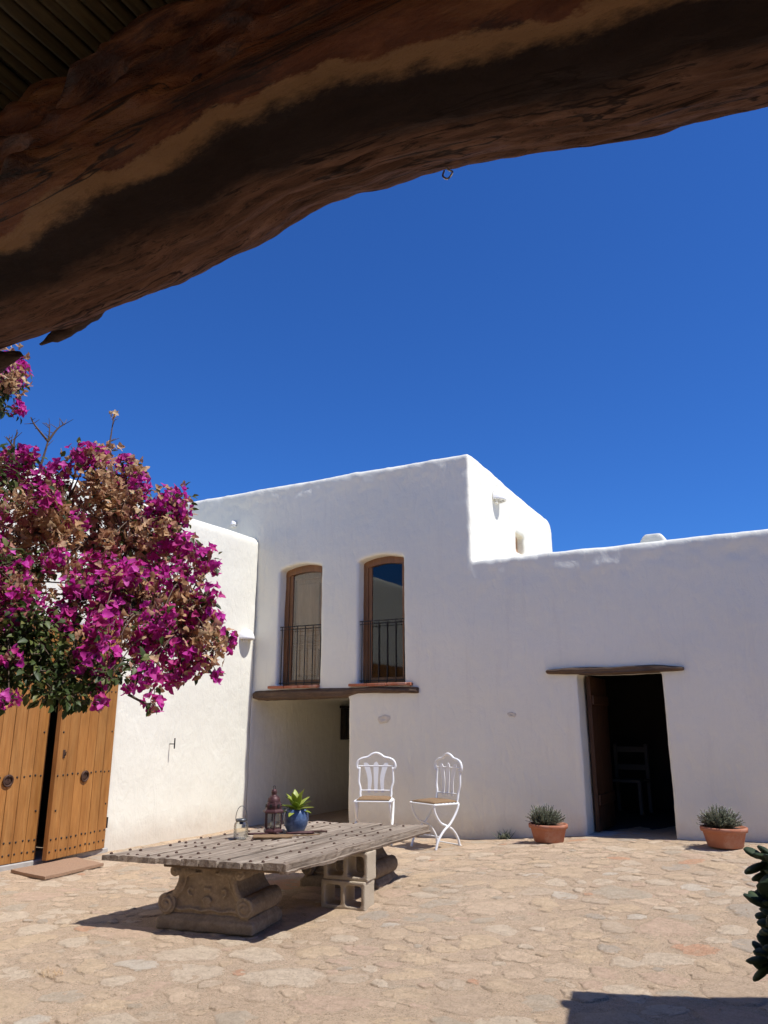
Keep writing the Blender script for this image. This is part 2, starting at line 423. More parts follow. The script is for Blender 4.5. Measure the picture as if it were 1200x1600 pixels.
# loose grit and pebbles
mb = MB()
for _ in range(900):
    x, y = sr.uniform(-6, .5), sr.uniform(2.4, 8.5); s = sr.uniform(.003, .009); z = G(x, y)+.006
    mb.add([(x-s,y,z),(x,y-s*.8,z),(x+s,y,z),(x,y+s,z),(x,y,z+s*.9)], [(0,1,4),(1,2,4),(2,3,4),(3,0,4)])
o = mb.build('grit', M['stone'], ground); set_tint(o.data, [sr.random() for _ in o.data.polygons]); tag(o, kind='stuff')

# ------------------------------------------------------------------ the main house
YF = 9.76; T = .48
house = empty('whitewashed_house', (-4, 10, 0), 0, 'whitewashed two-storey house across the back of the courtyard', 'house')
def at_house(o, root=house):
    o.location = o.location - root.location; return o
def rtop(y0, y1, z0, z1, r):      # wall section with rounded top, (y,z) polygon
    p = [(y0, z0), (y1, z0)]
    for k in range(7): q = PI/2*k/6; p.append((y1-r+r*math.cos(q), z1-r+r*math.sin(q)))
    for k in range(7): q = PI/2+PI/2*k/6; p.append((y0+r+r*math.cos(q), z1-r+r*math.sin(q)))
    return p
hb = MB()
def fac(x0, x1, z0, z1, top=False, r=.075):
    if top: hb.prism(rtop(YF, YF+T, z0, z1, r), 'X', x0, x1)
    else: hb.box(x0, x1, YF, YF+T, z0, z1)
ZR = 5.27
XC = -4.03
WIN = [(-7.305, -6.51), (-5.853, -5.08)]
fac(-9.7, -7.745, 1.2, ZR, True); fac(-9.7, -7.745, -.2, 1.6); fac(-7.9, -7.305, 3.9, ZR, True)
fac(-7.8, -7.305, 1.86, 4.2)
fac(-6.51, -5.853, 1.86, 4.2); fac(-5.08, XC, 1.86, 4.2)
fac(-7.8, XC, 1.88, 1.995)
fac(-7.6, XC, 3.98, ZR, True)
for (a, b) in WIN:                        # arched heads of the two openings
    n = 10; pts = [(a-.06, 4.1), (a-.06, 3.84), (a, 3.84)]
    for k in range(1, n): t = k/n; pts.append((a+(b-a)*t, 3.845+.065*math.sin(PI*t)))
    pts += [(b, 3.84), (b+.06, 3.84), (b+.06, 4.1)]
    hb.prism(pts, 'Y', YF, YF+T)
fac(-5.98, XC, -.2, 2.0)
# right wing with its door opening
DX0, DX1, DZ0, DZ1 = -2.65, -1.64, .20, 2.08
fac(-4.3, DX0, -.2, 3.2); fac(-2.8, -1.5, DZ1, 3.2); fac(DX1, 5.0, -.2, 3.2); fac(-4.3, 5.0, 3.1, 3.675, True, .075)
# side wall of the upper storey, with a small window
def side(y0, y1, z0, z1): hb.box(XC-T, XC, y0, y1, z0, z1)
side(YF, 11.72, 3.0, 4.9); side(12.13, 13.75, 3.0, 4.9); side(11.5, 12.3, 3.0, 4.18); side(11.5, 12.3, 4.5, 4.9)
sp = [(YF, 4.6), (13.75, 4.6)]
for k in range(7): q = PI/2*k/6; sp.append((13.75-.28+.28*math.cos(q), 5.12-.28+.28*math.sin(q)))
sp += [(12.0, 5.16), (10.6, ZR-.03), (YF+.12, ZR), (YF+.03, ZR-.05)]
hb.prism(sp, 'X', XC-T, XC)
rb_ = MB(); rb_.box(-9.7, XC-.02, 13.3, 13.72, -.2, 4.9); rb_.box(-9.69, -9.2, YF+.05, 13.7, -.2, 4.9)
rb_.box(-9.6, XC-.1, YF+.1, 13.65, 4.6, 4.8)            # upper roof
rb_.box(-4.2, 4.9, YF+.1, 13.7, 3.1, 3.3); rb_.box(-4.0, 4.98, 13.4, 13.73, -.2, 3.5); rb_.box(4.6, 4.97, YF+.1, 13.68, -.2, 3.45)
# passage walls and the floor over it
hb.box(-8.2, -7.745, YF-.01, 14.4, -.2, 2.0); hb.box(-8.2, -5.6, YF+.02, 14.4, 1.88, 2.03); hb.box(-5.98, -5.55, YF+.1, 14.4, -.2, 2.0); hb.box(-8.2, -5.6, 14.1, 14.5, -.2, 2.0)
at_house(rb_.build('rear_wall', M['white'], house))
def lumps(c):                    # hand-packed plaster under the parapets
    t = max(sstep(3.05, 3.5, c.z)*(c.x > XC), sstep(4.75, 5.1, c.z)*(c.x < XC)) if c.y < YF+.05 else 0
    return t*(.014*noise.noise(Vector((c.x*2.6, 0, c.z*3.4))) + .010*noise.noise(Vector((c.x*7, 3, c.z*8)))) if t else 0
hm = remeshed(hb, 'wall', .025, 1, .014, .9, .0030, lumps)
wall = at_house(put('wall', hm, M['white'], house))
MB().box(XC-.16, XC-.13, 11.70, 12.15, 4.16, 4.52).build('niche_board', M['shutter'], house).location = -house.location
# room boxes whose dark colour stands in for indoor shade
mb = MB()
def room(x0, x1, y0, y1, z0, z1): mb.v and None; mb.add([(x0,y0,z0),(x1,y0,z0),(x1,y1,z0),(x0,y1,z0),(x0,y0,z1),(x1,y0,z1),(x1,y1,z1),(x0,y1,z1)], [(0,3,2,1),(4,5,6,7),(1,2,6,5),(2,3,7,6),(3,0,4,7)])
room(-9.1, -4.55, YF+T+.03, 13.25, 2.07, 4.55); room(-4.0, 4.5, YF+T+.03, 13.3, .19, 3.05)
at_house(mb.build('room_shade_box', M['dark'], house))

# plaster scars on the facade
def scar(x, z, r, seed):
    q = random.Random(seed); mb = MB(); n = 14; v = []
    for sc, d in ((1, -.004), (.75, .007), (.4, .004), (.22, -.004)):
        for k in range(n):
            a = 2*PI*k/n; rr = r*sc*(1+.25*math.sin(2*a+seed)+.12*math.sin(5*a)); v.append((rr*math.cos(a), -d, rr*.8*math.sin(a)))
    f = [(i*n+k, i*n+(k+1)%n, (i+1)*n+(k+1)%n, (i+1)*n+k) for i in range(3) for k in range(n)] + [tuple(range(3*n, 4*n))]
    mb.add(v, f); o = mb.build('plaster_patch', M['white'], house, True); o.location = (x, YF-.008, z); at_house(o)
scar(-5.41, 1.545, .085, 1); scar(-3.526, 1.595, .05, 2)

# windows
def window(x0, x1, style):
    zs, ze, rise = 2.02, 3.845, .065; Yw = YF+.17
    w = empty('window', ((x0+x1)/2, Yw, zs)); w.parent = house; at_house(w)
    if style == 'shutter': tag(w, 'arched window with pale wooden shutter behind the glass')
    else: tag(w, 'arched window whose dark glass mirrors sky and white wall')
    hw = (x1-x0)/2 + .015
    def arch(t, add=0): return ze-zs + add + rise*math.sin(PI*min(1, max(0, t)))
    # outer frame: stiles and arched head
    for s in (-1, 1):
        b = MB().cbox(s*hw-(.085 if s > 0 else 0), s*hw+(.085 if s < 0 else 0), 0, .07, -.02, ze-zs+.03, .006); b.build('frame_stile', M['frame'], w)
    n = 12; top = [(-hw+2*hw*k/n, arch(k/n, .05)) for k in range(n+1)]; bot = [(-hw+2*hw*k/n, arch(k/n, -.02)-.085) for k in range(n+1)]
    MB().prism(top + bot[::-1], 'Y', -.004, .066).build('frame_head', M['frame'], w)
    # sash
    sh = hw-.085
    for s in (-1, 1): MB().cbox(s*sh-(.06 if s > 0 else 0), s*sh+(.06 if s < 0 else 0), .022, .06, 0, ze-zs-.06, .005).build('sash_stile', M['frame'], w)
    MB().cbox(-sh, sh, .021, .058, 0, .11, .005).build('sash_rail', M['frame'], w)
    MB().box(-sh+.03, sh-.03, .038, .044, .08, ze-zs+.02).build('pane', M['glass'], w)
    if style == 'shutter':
        p = MB().cbox(-sh-.02, sh+.02, .090, .112, 0, ze-zs+.06, .004)
        p.build('shutter_board', M['shutter'], w)
        for (z0, z1) in ((.12, .62), (.74, 1.66)):
            MB().cbox(-sh+.11, sh-.11, .066, .095, z0+.04, z1-.04, .018).build('shutter_panel', M['shutter'], w)
            for (a, b, c, d) in ((-sh+.05, sh-.05, z0-.045, z0-.02), (-sh+.05, sh-.05, z1+.02, z1+.045)):
                MB().cbox(a, b, .056, .095, c, d, .004).build('shutter_moulding', M['shutter'], w)
            for s in (-1, 1):
                c = s*(sh-.062); MB().cbox(c-.012, c+.012, .056, .095, z0-.02, z1+.02, .004).build('shutter_moulding', M['shutter'], w)
    # juliet railing in front of the frame
    yr = -.10
    rb = MB().tube([(-hw+.01, yr, .92), (hw-.01, yr, .92)], .008, 6); rb.build('railing_bar', M['iron'], w)
    MB().tube([(-hw+.01, yr, .875), (hw-.01, yr, .875)], .006, 6).build('railing_bar', M['iron'], w)
    MB().tube([(-hw+.01, yr, .06), (hw-.01, yr, .06)], .008, 6).build('railing_bar', M['iron'], w)
    nb = 6
    for k in range(nb):
        x = -hw+.05+(2*hw-.1)*k/(nb-1)
        MB().tube([(x, yr, .03), (x, yr, .925)], .0085, 6).build('baluster', M['iron'], w)
window(*WIN[0], 'shutter'); window(*WIN[1], 'dark')
for (a, b, n) in ((-7.42, -6.50, 4), (-5.97, -4.95, 4)):
    s = empty('window_sill', ((a+b)/2, YF-.02, 2.0)); s.parent = house; at_house(s)
    e = [0, .33, .62, .9, 1.0] if a < -7 else [0, .3, .62, .93, 1.0]
    for k in range(n):
        u0, u1 = e[k]*(b-a)-(b-a)/2, e[k+1]*(b-a)-(b-a)/2
        MB().cbox(u0+.004, u1-.004, -.05+rnd.uniform(-.006, .006), .20, -.004+rnd.uniform(-.004, .004), .036, .007).build('tile', M['tile'], s)
# long timber over the passage, log lintel over the door
def timber(name, x0, x1, y0, y1, zt, zb, mat, seed, label=None, n=110):
    v = []; f = []; m = 28
    for i in range(n+1):
        t = i/n; x = x0+(x1-x0)*t; zz1, zz0 = lerp(*zt, t), lerp(*zb, t); e = min(1, (min(t, 1-t)*n/1.5))**.5
        cy, cz = (y0+y1)/2, (zz0+zz1)/2; hy, hz = (y1-y0)/2*(.9+.1*e), (zz1-zz0)/2*(.80+.2*e)
        for k in range(m):
            q = 2*PI*k/m; c, s = math.cos(q), math.sin(q)
            g = 1 + .10*noise.noise(Vector((x*2.2, c*1.5+seed, s*1.5))) + .14*noise.noise(Vector((x*1.2, c*6+seed, s*6))) + .06*noise.noise(Vector((x*9, c*9+seed, s*9)))
            sx = abs(c)**.6*(1 if c > 0 else -1); sz = abs(s)**.6*(1 if s > 0 else -1)
            v.append((x, cy+hy*sx*g, cz+hz*sz*g))
    for i in range(n):
        for k in range(m): f.append((i*m+k, (i+1)*m+k, (i+1)*m+(k+1)%m, i*m+(k+1)%m))
    f += [tuple(range(m)), tuple(range(n*m, (n+1)*m))[::-1]]
    mb = MB(); mb.add(v, f); o = mb.build(name, mat, house, True); at_house(o)
    if label: tag(o, label)
    return o
timber('lintel_beam', -7.72, -4.86, YF-.05, YF+.4, ([0, .5, .8, .95, 1], [1.985, 1.99, 2.0, 1.985, 1.975]), ([0, .2, .6, .66, 1], [1.83, 1.835, 1.845, 1.89, 1.88]), M['lintel'], 3, 'long weathered timber under the two arched windows')
timber('lintel_beam', -3.03, -1.38, YF-.06, YF+.25, ([0, .2, .5, .8, 1], [2.15, 2.168, 2.155, 2.165, 2.13]), ([0, .15, .5, .85, 1], [2.088, 2.078, 2.065, 2.075, 2.085]), M['lintel'], 9, 'rough log lintel over the dark doorway')
# doorway: threshold, open leaf, frame
at_house(MB().cbox(DX0-.02, DX1+.02, YF-.03, YF+.5, .10, .205, .015).build('threshold', M['thresh'], house))
dl = empty('door_leaf', (DX0+.03, YF+.27, .215)); dl.parent = house; at_house(dl)
for k in range(5): MB().cbox(0, .05, .02+k*.17, .185+k*.17, 0, 1.85, .005).build('plank', M['doorleaf'], dl)
for z in (.3, 1.5): MB().cbox(.05, .075, .05, .85, z, z+.12, .006).build('ledge', M['doorleaf'], dl)
# small dark shuttered opening on the passage wall
pw = empty('passage_shutter', (-7.74, 12.42, 1.2)); pw.parent = house; at_house(pw)
MB().cbox(0, .04, -.10, .28, 0, .55, .01).build('shutter_panel', M['iron'], pw)
for k in range(3): MB().cbox(.04, .055, -.08+k*.12, .01+k*.12, .04, .51, .004).build('slat', M['iron'], pw)
MB().cbox(0, .07, -.14, .32, .552, .60, .01).build('head', M['iron'], pw)
# chimney on the right wing's roof
ch = MB(); ch.box(-.17, .17, -.17, .17, 0, .8); ch.prism([(-.20, .74), (.20, .74), (.17, .86), (.11, .94), (-.11, .94), (-.17, .86)], 'Y', -.18, .18)
o = put('chimney', remeshed(ch, 'chimney', .03, 4, .008, 3), M['white'], house); o.location = (-1.87, 11.6, 3.22); at_house(o)

# white chair inside the dark doorway
ic = empty('wooden_chair', (-2.72, 12.5, .2), R(-8), 'white wooden chair in the dark room behind the doorway', 'chair')
for (x, y, h) in ((-.24, .2, .98), (.24, .2, .98), (-.24, -.2, .46), (.24, -.2, .46)): MB().cbox(x-.025, x+.025, y-.025, y+.025, 0, h, .005).build('leg', M['paint'], ic)
MB().cbox(-.27, .27, -.24, .17, .44, .48, .008).build('seat', M['paint'], ic)
for z in (.60, .86): MB().cbox(-.215, .215, .185, .21, z, z+.08, .006).build('back_rail', M['paint'], ic)
for o in ic.children: o.data.materials[0] = M['shadepaint']  # room shade painted in: the white chair gets the darker paint

# ------------------------------------------------------------------ gate wing on the left
wing = empty('gate_wing', (-8, 7, 0), 0, 'sunlit white wing with a plank gate on the left side', 'building')
XL = -7.74
wb = MB()
def rtopx(x0, x1, z0, z1, r):
    return rtop(x0, x1, z0, z1, r)
def lw(y0, y1, z0, z1, top=False):
    if top: wb.prism(rtop(XL-.5, XL, z0, z1, .13), 'Y', y0, y1)
    else: wb.box(XL-.5, XL, y0, y1, z0, z1)
GY0, GY1, GZT = 4.85, 7.04, 2.62
lw(GY1, YF-.02, -.2, 3.9); lw(GY0-.2, GY1+.2, GZT, 3.9); lw(-2.5, GY0, -.2, 3.9); lw(-2.5, 9.752, 3.6, 4.425, True)
wb.box(-12, XL-.1, -2.5, -2.1, -.2, 4.2); wb.box(-12, XL-.1, -2.4, 9.6, 3.7, 3.9); wb.box(-12, -11.6, -2.5, 9.7, -.2, 4.2); wb.box(-12, XL-.2, 9.4, 9.7, -.2, 4.3)
o = put('wall', remeshed(wb, 'wing_wall', .038, 2, .012, .8, .0015), M['white'], wing); at_house(o, wing)
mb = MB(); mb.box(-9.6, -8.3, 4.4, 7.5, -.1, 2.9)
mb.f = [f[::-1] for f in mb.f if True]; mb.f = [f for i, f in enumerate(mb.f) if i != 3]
at_house(mb.build('room_shade_box', M['dark'], wing), wing)  # shade behind the gate put into the box colour too
at_house(MB().cbox(XL-.45, XL+.035, GY0-.05, GY1+.06, -.06, .055, .012).build('threshold', M['thresh'], wing), wing)
stud_me = MB().lathe([(.0125, 0), (.011, .006), (.006, .010), (.0005, .012)], n=8).mesh('stud', True); stud_me.materials.append(M['iron'])
def knocker(parent, y, z):
    k = empty('ring_pull', (.035, y, z)); k.parent = parent; k.rotation_euler = (0, 0, 0)
    q = [(0.015+.006*math.sin(a), .055*math.cos(a), .055*math.sin(a)-.05) for a in [2*PI*i/24 for i in range(25)]]
    MB().tube(q, .011, 8, False).build('ring', M['rust'], k, True)
    pl = MB(); pl.lathe([(.055, 0), (.05, .006), (.03, .012), (.0005, .014)], n=16); me = pl.mesh('rosette', True)
    r = put('rosette', me, M['rust'], k); r.rotation_euler = (0, PI/2, 0); r.location = (0, 0, -.045)
    MB().tube([(0, 0, .005), (.03, 0, .008), (.03, 0, -.01)], .008, 6).build('staple', M['rust'], k)
def leaf(hinge, ang, w, sgn, nplank, ring, lock):
    """gate leaf in its own frame: local y runs along the leaf from the hinge, x faces the courtyard"""
    L = empty('gate_leaf', hinge); L.rotation_euler = (0, 0, ang); L.parent = wing; at_house(L, wing)
    Hh = 2.55
    for k in range(nplank):
        a, b = sgn*w*k/nplank, sgn*w*(k+1)/nplank; a, b = min(a, b), max(a, b)
        MB().cbox(-.03+rnd.uniform(0, .003), .034+rnd.uniform(-.0015, .0015), a+.002, b-.002, .0, Hh, .004).build('plank', M['gate'], L)
    for z in (.12, .85, 1.75, 2.3): MB().cbox(-.08, -.032, min(0, sgn*w)+.09, max(0, sgn*w)-.09, z-.06, z+.06, .004).build('ledge', M['gate'], L)
    def stud(y, z):
        o = bpy.data.objects.new('stud', stud_me); COL.objects.link(o); o.parent = L; o.location = (.033, y, z); o.rotation_euler = (0, PI/2, 0)
    for z in (.085, .205, .87, 1.80, 2.4):
        for k in range(nplank):
            for u in ((.25, .75) if z < .3 or k % 2 == 0 or True else (.5,)):
                y = sgn*w*(k+u)/nplank
                if abs(abs(y)-ring) < .07 and abs(z-.87) < .02: continue
                stud(y+rnd.uniform(-.008, .008), z+rnd.uniform(-.006, .006))
    for z in (.50, 1.33): stud(sgn*(w-.06), z); stud(sgn*.05, z)
    knocker(L, sgn*ring, .885)
    if lock:
        MB().cbox(.033, .040, sgn*(w-.10)-.018, sgn*(w-.10)+.018, 1.05, 1.14, .003).build('lock_plate', M['rust'], L)
        MB().tube([(.04, sgn*(w-.10), 1.08), (.06, sgn*(w-.10), 1.08), (.062, sgn*(w-.10), 1.12)], .006, 6).build('latch', M['iron'], L)
    for z in (.28, 2.2): MB().tube([(.02, sgn*-.012, z-.06), (.02, sgn*-.012, z+.06)], .02, 8).build('hinge', M['iron'], L)
    return L
tag(leaf((XL+.02, 7.01, .06), R(10), .95, -1, 6, .48, True), 'right gate leaf standing slightly ajar')
tag(leaf((XL-.005, 4.90, .06), 0, 1.185, 1, 8, .73, False), 'left gate leaf, mostly behind the flowers')
# iron wall hook on the wing
hk = empty('wall_hook', (XL+.005, 8.03, 1.22), 0, 'small black T-shaped iron hook on the sunlit left wall', 'hook')
MB().tube([(-.02, .0, 0), (.085, .0, 0)], .006, 6).build('arm', M['iron'], hk); MB().tube([(.085, .0, -.06), (.085, .0, .075)], .009, 6).build('crossbar', M['iron'], hk)
# doormat
mt = MB(); n = 14
c4 = [(-7.52, 5.66), (-6.86, 5.55), (-6.98, 6.38), (-7.55, 6.50)]
def q4(u, v): return ((1-u)*(1-v)*c4[0][0]+u*(1-v)*c4[1][0]+u*v*c4[2][0]+(1-u)*v*c4[3][0], (1-u)*(1-v)*c4[0][1]+u*(1-v)*c4[1][1]+u*v*c4[2][1]+(1-u)*v*c4[3][1])
vv = []; ff = []
for lay in (0, 1):
    for j in range(n+1):
        for i in range(n+1):
            x, y = q4(i/n, j/n); x += .004*math.sin(9*j+i); vv.append((x, y, G(x, y)*.5 + (.012 if lay == 0 else .040) + .004*noise.noise(Vector((x*5, y*5, 2)))))
k0 = (n+1)**2
for j in range(n):
    for i in range(n): a = j*(n+1)+i; ff.append((k0+a, k0+a+1, k0+a+n+2, k0+a+n+1)); ff.append((a, a+n+1, a+n+2, a+1))
bd = [i for i in range(n)] + [(n+1)*j+n for j in range(n)] + [(n+1)*n+n-i for i in range(n)] + [(n+1)*(n-j) for j in range(n)]
for i in range(len(bd)): a, b = bd[i], bd[(i+1) % len(bd)]; ff.append((a, b, k0+b, k0+a))
o = MB().add(vv, ff).build('doormat', M['mat'], None); tag(o, 'rust brown doormat on the stones in front of the plank gate', 'doormat')

# white quarter-dome wall lamps
def wall_lamp(loc, rz, r, label):
    L = empty('wall_lamp', loc, rz, label, 'wall lamp', 'white plaster wall lamps')
    v = []; f = []; n, m = 16, 9                      # local +y is out of the wall
    for sh in (1.0, .86):
        for i in range(m+1):
            e = PI/2*i/m
            for k in range(n+1):
                a = PI*k/n; v.append((r*sh*math.cos(e)*math.cos(a), r*sh*1.05*math.cos(e)*math.sin(a), r*sh*1.15*math.sin(e)))
    w = n+1; o2 = (m+1)*w
    for i in range(m):
        for k in range(n):
            a = i*w+k; f.append((a, a+1, a+w+1, a+w)); f.append((o2+a, o2+a+w, o2+a+w+1, o2+a+1))
    for k in range(n): f.append((k, o2+k, o2+k+1, k+1))
    mb = MB(); mb.add(v, f); mb.build('shade', M['lampw'], L, True)
    MB().lathe([(.0005, -.02), (.025, -.01), (.03, .02), (.012, .05), (.0005, .055)], (0, r*.5, .02), 12).build('bulb', M['lampw'], L, True)
    MB().cbox(-.05, .05, -.01, .02, -.03, .06, .005).build('back_plate', M['lampw'], L)
wall_lamp((XL+.004, 9.50, 2.74), -PI/2, .145, 'white half-dome wall lamp on the sunlit left wall near the corner')
wall_lamp((XC+.004, 10.85, 4.80), -PI/2, .15, 'white half-dome wall lamp high on the sunlit upper side wall')
wall_lamp((-8.30, YF-.008, 4.70), PI, .062, 'small white wall lamp just above the left wing roof')

# ------------------------------------------------------------------ porch over the camera: gnarled beam, cane ceiling, pillars
porch = empty('porch', (0, 0, 0), 0, 'shady porch overhead with a gnarled trunk beam and cane ceiling', 'porch')
BX = [-3.8, -2.9, -2.235, -2.024, -1.823, -1.636, -1.389, -1.276, -1.166, -1.063, -.963, -.867, -.776, -.689, -.605, -.45, -.308, -.179, -.057, .054, .8, 3.4]
BZ = [2.74, 2.70, 2.685, 2.67, 2.662, 2.676, 2.685, 2.71, 2.713, 2.737, 2.757, 2.755, 2.743, 2.746, 2.736, 2.708, 2.679, 2.647, 2.632, 2.613, 2.60, 2.62]
BR = ([-3.8, -2.2, -1.2, -.4, .1, 3.4], [.30, .29, .27, .245, .24, .25])
NX, NA = 560, 150
vv = []; ang = []
HOL = []                     # carved hollows and knots: (x, psi, length, half angle, depth)
hr = random.Random(4)
for (x, p, l, w, d) in ((-1.55, -52, .16, 9, .045), (-1.32, -45, .10, 7, .03), (-1.02, -22, .10, 5, .026), (-.93, -30, .07, 4, .03), (-.80, -58, .22, 9, .05), (-.50, -44, .18, 8, .045), (-1.75, -28, .14, 8, .04), (-1.9, -48, .12, 8, .045), (-.25, -30, .16, 7, .035), (-1.2, -70, .25, 9, .05), (-.62, -75, .2, 8, .05), (-.05, -50, .2, 8, .04), (-2.1, -70, .2, 9, .05), (-1.62, -33, .09, 5, .03), (-.72, -33, .12, 5, .035), (-.42, -62, .16, 7, .05), (-.1, -28, .1, 4, .03), (-1.42, -62, .14, 7, .05), (-1.85, -62, .12, 7, .045), (-.98, -45, .12, 6, .04)):
    HOL.append((x, R(p), l, R(w), d))
for i in range(NX+1):
    x = -3.8 + 7.2*i/NX
    r = lerp(*BR, x); ze = lerp(BX, BZ, x)
    d = Vector((1.4, ze-1.488)).normalized(); n2 = Vector((-d.y, d.x))
    cy, cz = 1.4 + r*n2.x, ze + r*n2.y
    for k in range(NA):
        psi = -PI + 2*PI*k/NA            # 0 = towards the courtyard-side viewer under the porch, + = lower front
        nrm = (-d)*math.cos(psi) + (-n2)*math.sin(psi)
        px = Vector((x*1.3, math.cos(psi)*1.6, math.sin(psi)*1.6))
        front = sstep(R(10), R(40), psi)*(1-sstep(R(120), R(160), psi))
        g = .016*noise.noise(px) + .010*noise.noise(Vector((x*2.0, math.cos(psi)*5, math.sin(psi)*5+9)))
        tw = psi + .35*noise.noise(Vector((x*.8, 0, 4)))
        rg = 1-abs(noise.noise(Vector((x*1.3, math.cos(tw)*2.6, math.sin(tw)*2.6+3))))*2.2; rg2 = 1-abs(noise.noise(Vector((x*2.6+4, math.cos(tw)*6, math.sin(tw)*6))))*2.2
        g += (.030*max(0, rg)**2 + .012*max(0, rg2)**2 - .02)*(1-front)*sstep(R(-12), R(-28), psi)
        g += front*(.007*noise.noise(Vector((x*5, tw*14, 1))) + .006*noise.noise(Vector((x*16, tw*30, 5))))
        g -= front*.020*max(0, noise.noise(Vector((x*2.2, tw*18, 8)))-.25)
        g += .009*math.exp(-((psi-R(-9))/R(5))**2) - .012*math.exp(-((psi-R(16))/R(7))**2)
        for (hx, hp, hl, hw, hd) in HOL:
            u = (x-hx)/hl; w = (psi-hp-.25*(x-hx))/hw; q = u*u+w*w
            if q < 5: g += -hd*1.5*math.exp(-q*1.3) + hd*.5*math.exp(-((math.sqrt(q)-1.35)/.35)**2)
        rr = r*(1-.06*math.sin(psi)**2*0) + g
        vv.append((x, cy+nrm.x*rr, cz+nrm.y*rr)); ang.append(psi)
ff = [(i*NA+k, i*NA+(k+1) % NA, (i+1)*NA+(k+1) % NA, (i+1)*NA+k) for i in range(NX) for k in range(NA)]
mb = MB().add(vv, ff); bme = mb.mesh('beam', True)
at = bme.attributes.new('psi', 'FLOAT', 'POINT'); at.data.foreach_set('value', ang)
def mk_beam():
    t = Mt('gnarled_juniper'); v = t.coords((.35, 1, 1)); v2 = t.coords((.12, 1, 1))
    wob = t.noise(t.coords((1.2, .2, .2)), 2.2, 3)
    p = t.math('ADD', t.attr('psi'), t.math('MULTIPLY', t.math('SUBTRACT', wob, .5), .55))
    p = t.math('ADD', p, t.math('MULTIPLY', t.math('SUBTRACT', t.noise(v, 11, 6, .75), .5), .42))
    mr = t.math('DIVIDE', t.math('ADD', p, 1.9), 3.8)     # -1.9..1.9 rad -> 0..1
    g = t.noise(v2, 26, 6, .65, .5); h = t.noise(v, 40, 5, .7)
    varn = t.ramp(g, [(.3, (.08,.020,.007)), (.5, (.175,.050,.016)), (.7, (.30,.105,.036))])
    varn = t.mix(t.ramp(t.noise(v2, 9, 6, .7, .6), [(.52, 0), (.66, .6)]), varn, (.38,.165,.06))
    varn = t.mix(t.ramp(t.noise(v2, 14, 6, .75, .6), [(.40, .9), (.50, 0)]), varn, (.05,.016,.008))
    tan = t.mix(h, (.33,.165,.065), (.42,.23,.10))
    dark = t.mix(h, (.020,.011,.008), (.055,.030,.020))  # dark band: shade of the beam's unlit face put into the colour
    bark = t.ramp(g, [(.28, (.075,.036,.021)), (.5, (.185,.09,.052)), (.72, (.29,.155,.095))])
    bark = t.mix(t.ramp(t.noise(v2, 75, 6, .8, .8), [(.53, 0), (.63, .85)]), bark, (.03,.018,.013))
    c = t.mix(t.ramp(mr, [(.500, 0), (.511, 1)]), varn, tan)
    c = t.mix(t.ramp(mr, [(.535, 0), (.56, 1)]), c, dark)
    c = t.mix(t.ramp(mr, [(.645, 0), (.70, 1)]), c, bark)
    ck = t.math('ABSOLUTE', t.math('SUBTRACT', t.noise(t.coords((.045, 1, 1)), 6.5, 5, .6, .3), .5))
    c = t.mix(t.ramp(ck, [(.004, .9), (.013, 0)]), c, (.022,.011,.007))
    gl = t.ramp(mr, [(.52, .48), (.58, .9)])
    t.color(c).rough(gl).spec(.35)
    q = t.bump(g, .7, .020); t.bump(h, .8, .010, q); return t.m
M['beam'] = mk_beam()
put('trunk_beam', bme, M['beam'], porch)
# broken stubs hanging from the beam
def stub(pts, rad, seed, name):
    P = catmull(pts, 7); n = 14; mb = MB(); m = len(P)
    rr = [lerp([0, .3, .7, 1], rad, i/(m-1)) for i in range(m)]
    mb.tube(P, rr, n)
    mb.v = [tuple(Vector(p) + Vector((noise.noise(Vector(p)*30+Vector((seed,0,0))), noise.noise(Vector(p)*30+Vector((0,seed,0))), noise.noise(Vector(p)*34+Vector((0,0,seed)))))*.012) for p in mb.v]
    o = mb.build(name, M['bark'], porch, True); return o
M['bark'] = mk_wood('dark_bark', (.05,.03,.02), (.12,.07,.045), (.20,.125,.08), ax=(.3,1,1), sc=30, rough=.9, bump=.9)
stub([(-1.70, 1.37, 2.725), (-1.80, 1.39, 2.69), (-1.90, 1.40, 2.665), (-2.035, 1.41, 2.648)], [.035, .035, .026, .004], 2, 'broken_stub')
stub([(-2.55, 1.36, 2.72), (-2.42, 1.38, 2.66), (-2.30, 1.40, 2.64), (-2.10, 1.40, 2.632)], [.07, .06, .045, .006], 5, 'broken_stub')
# little metal hook screwed into the beam
MB().tube(catmull([(-.600, 1.37, 2.75), (-.600, 1.385, 2.722), (-.588, 1.385, 2.708), (-.600, 1.385, 2.695), (-.612, 1.385, 2.706), (-.608, 1.385, 2.72)]), .0025, 6).build('screw_hook', simple('bright_steel', (.5,.5,.5), .3, .1, 20, 0, 0, .9), porch)
# cane ceiling
cane_mat = mk_wood('dry_cane', (.13,.085,.033), (.20,.14,.055), (.27,.20,.085), ax=(1,.08,1), sc=30, rough=.6, bump=.3, orand=.45)
cm = MB(); Pn = [(0, -2.55+4.05*i/24, 0) for i in range(25)]
cm.tube(Pn, [.0205+(.0035 if i % 4 == 0 else 0) for i in range(25)], 8)
cane_me = cm.mesh('cane', True); cane_me.materials.append(cane_mat)
ZC = 3.16
k = 0; x = -4.4
while x < 4.2:
    o = bpy.data.objects.new('cane', cane_me); COL.objects.link(o); o.parent = porch
    o.location = (x, rnd.uniform(-.05, .05), ZC+rnd.uniform(-.006, .006)); o.rotation_euler = (R(-1.5), 0, R(rnd.uniform(-.5, .5))); o.scale = (1, 1, 1)
    x += rnd.uniform(.040, .050)
MB().box(-4.5, 4.3, -2.7, 1.52, ZC+.06, ZC+.22).build('roof_slab', M['ground'], porch)
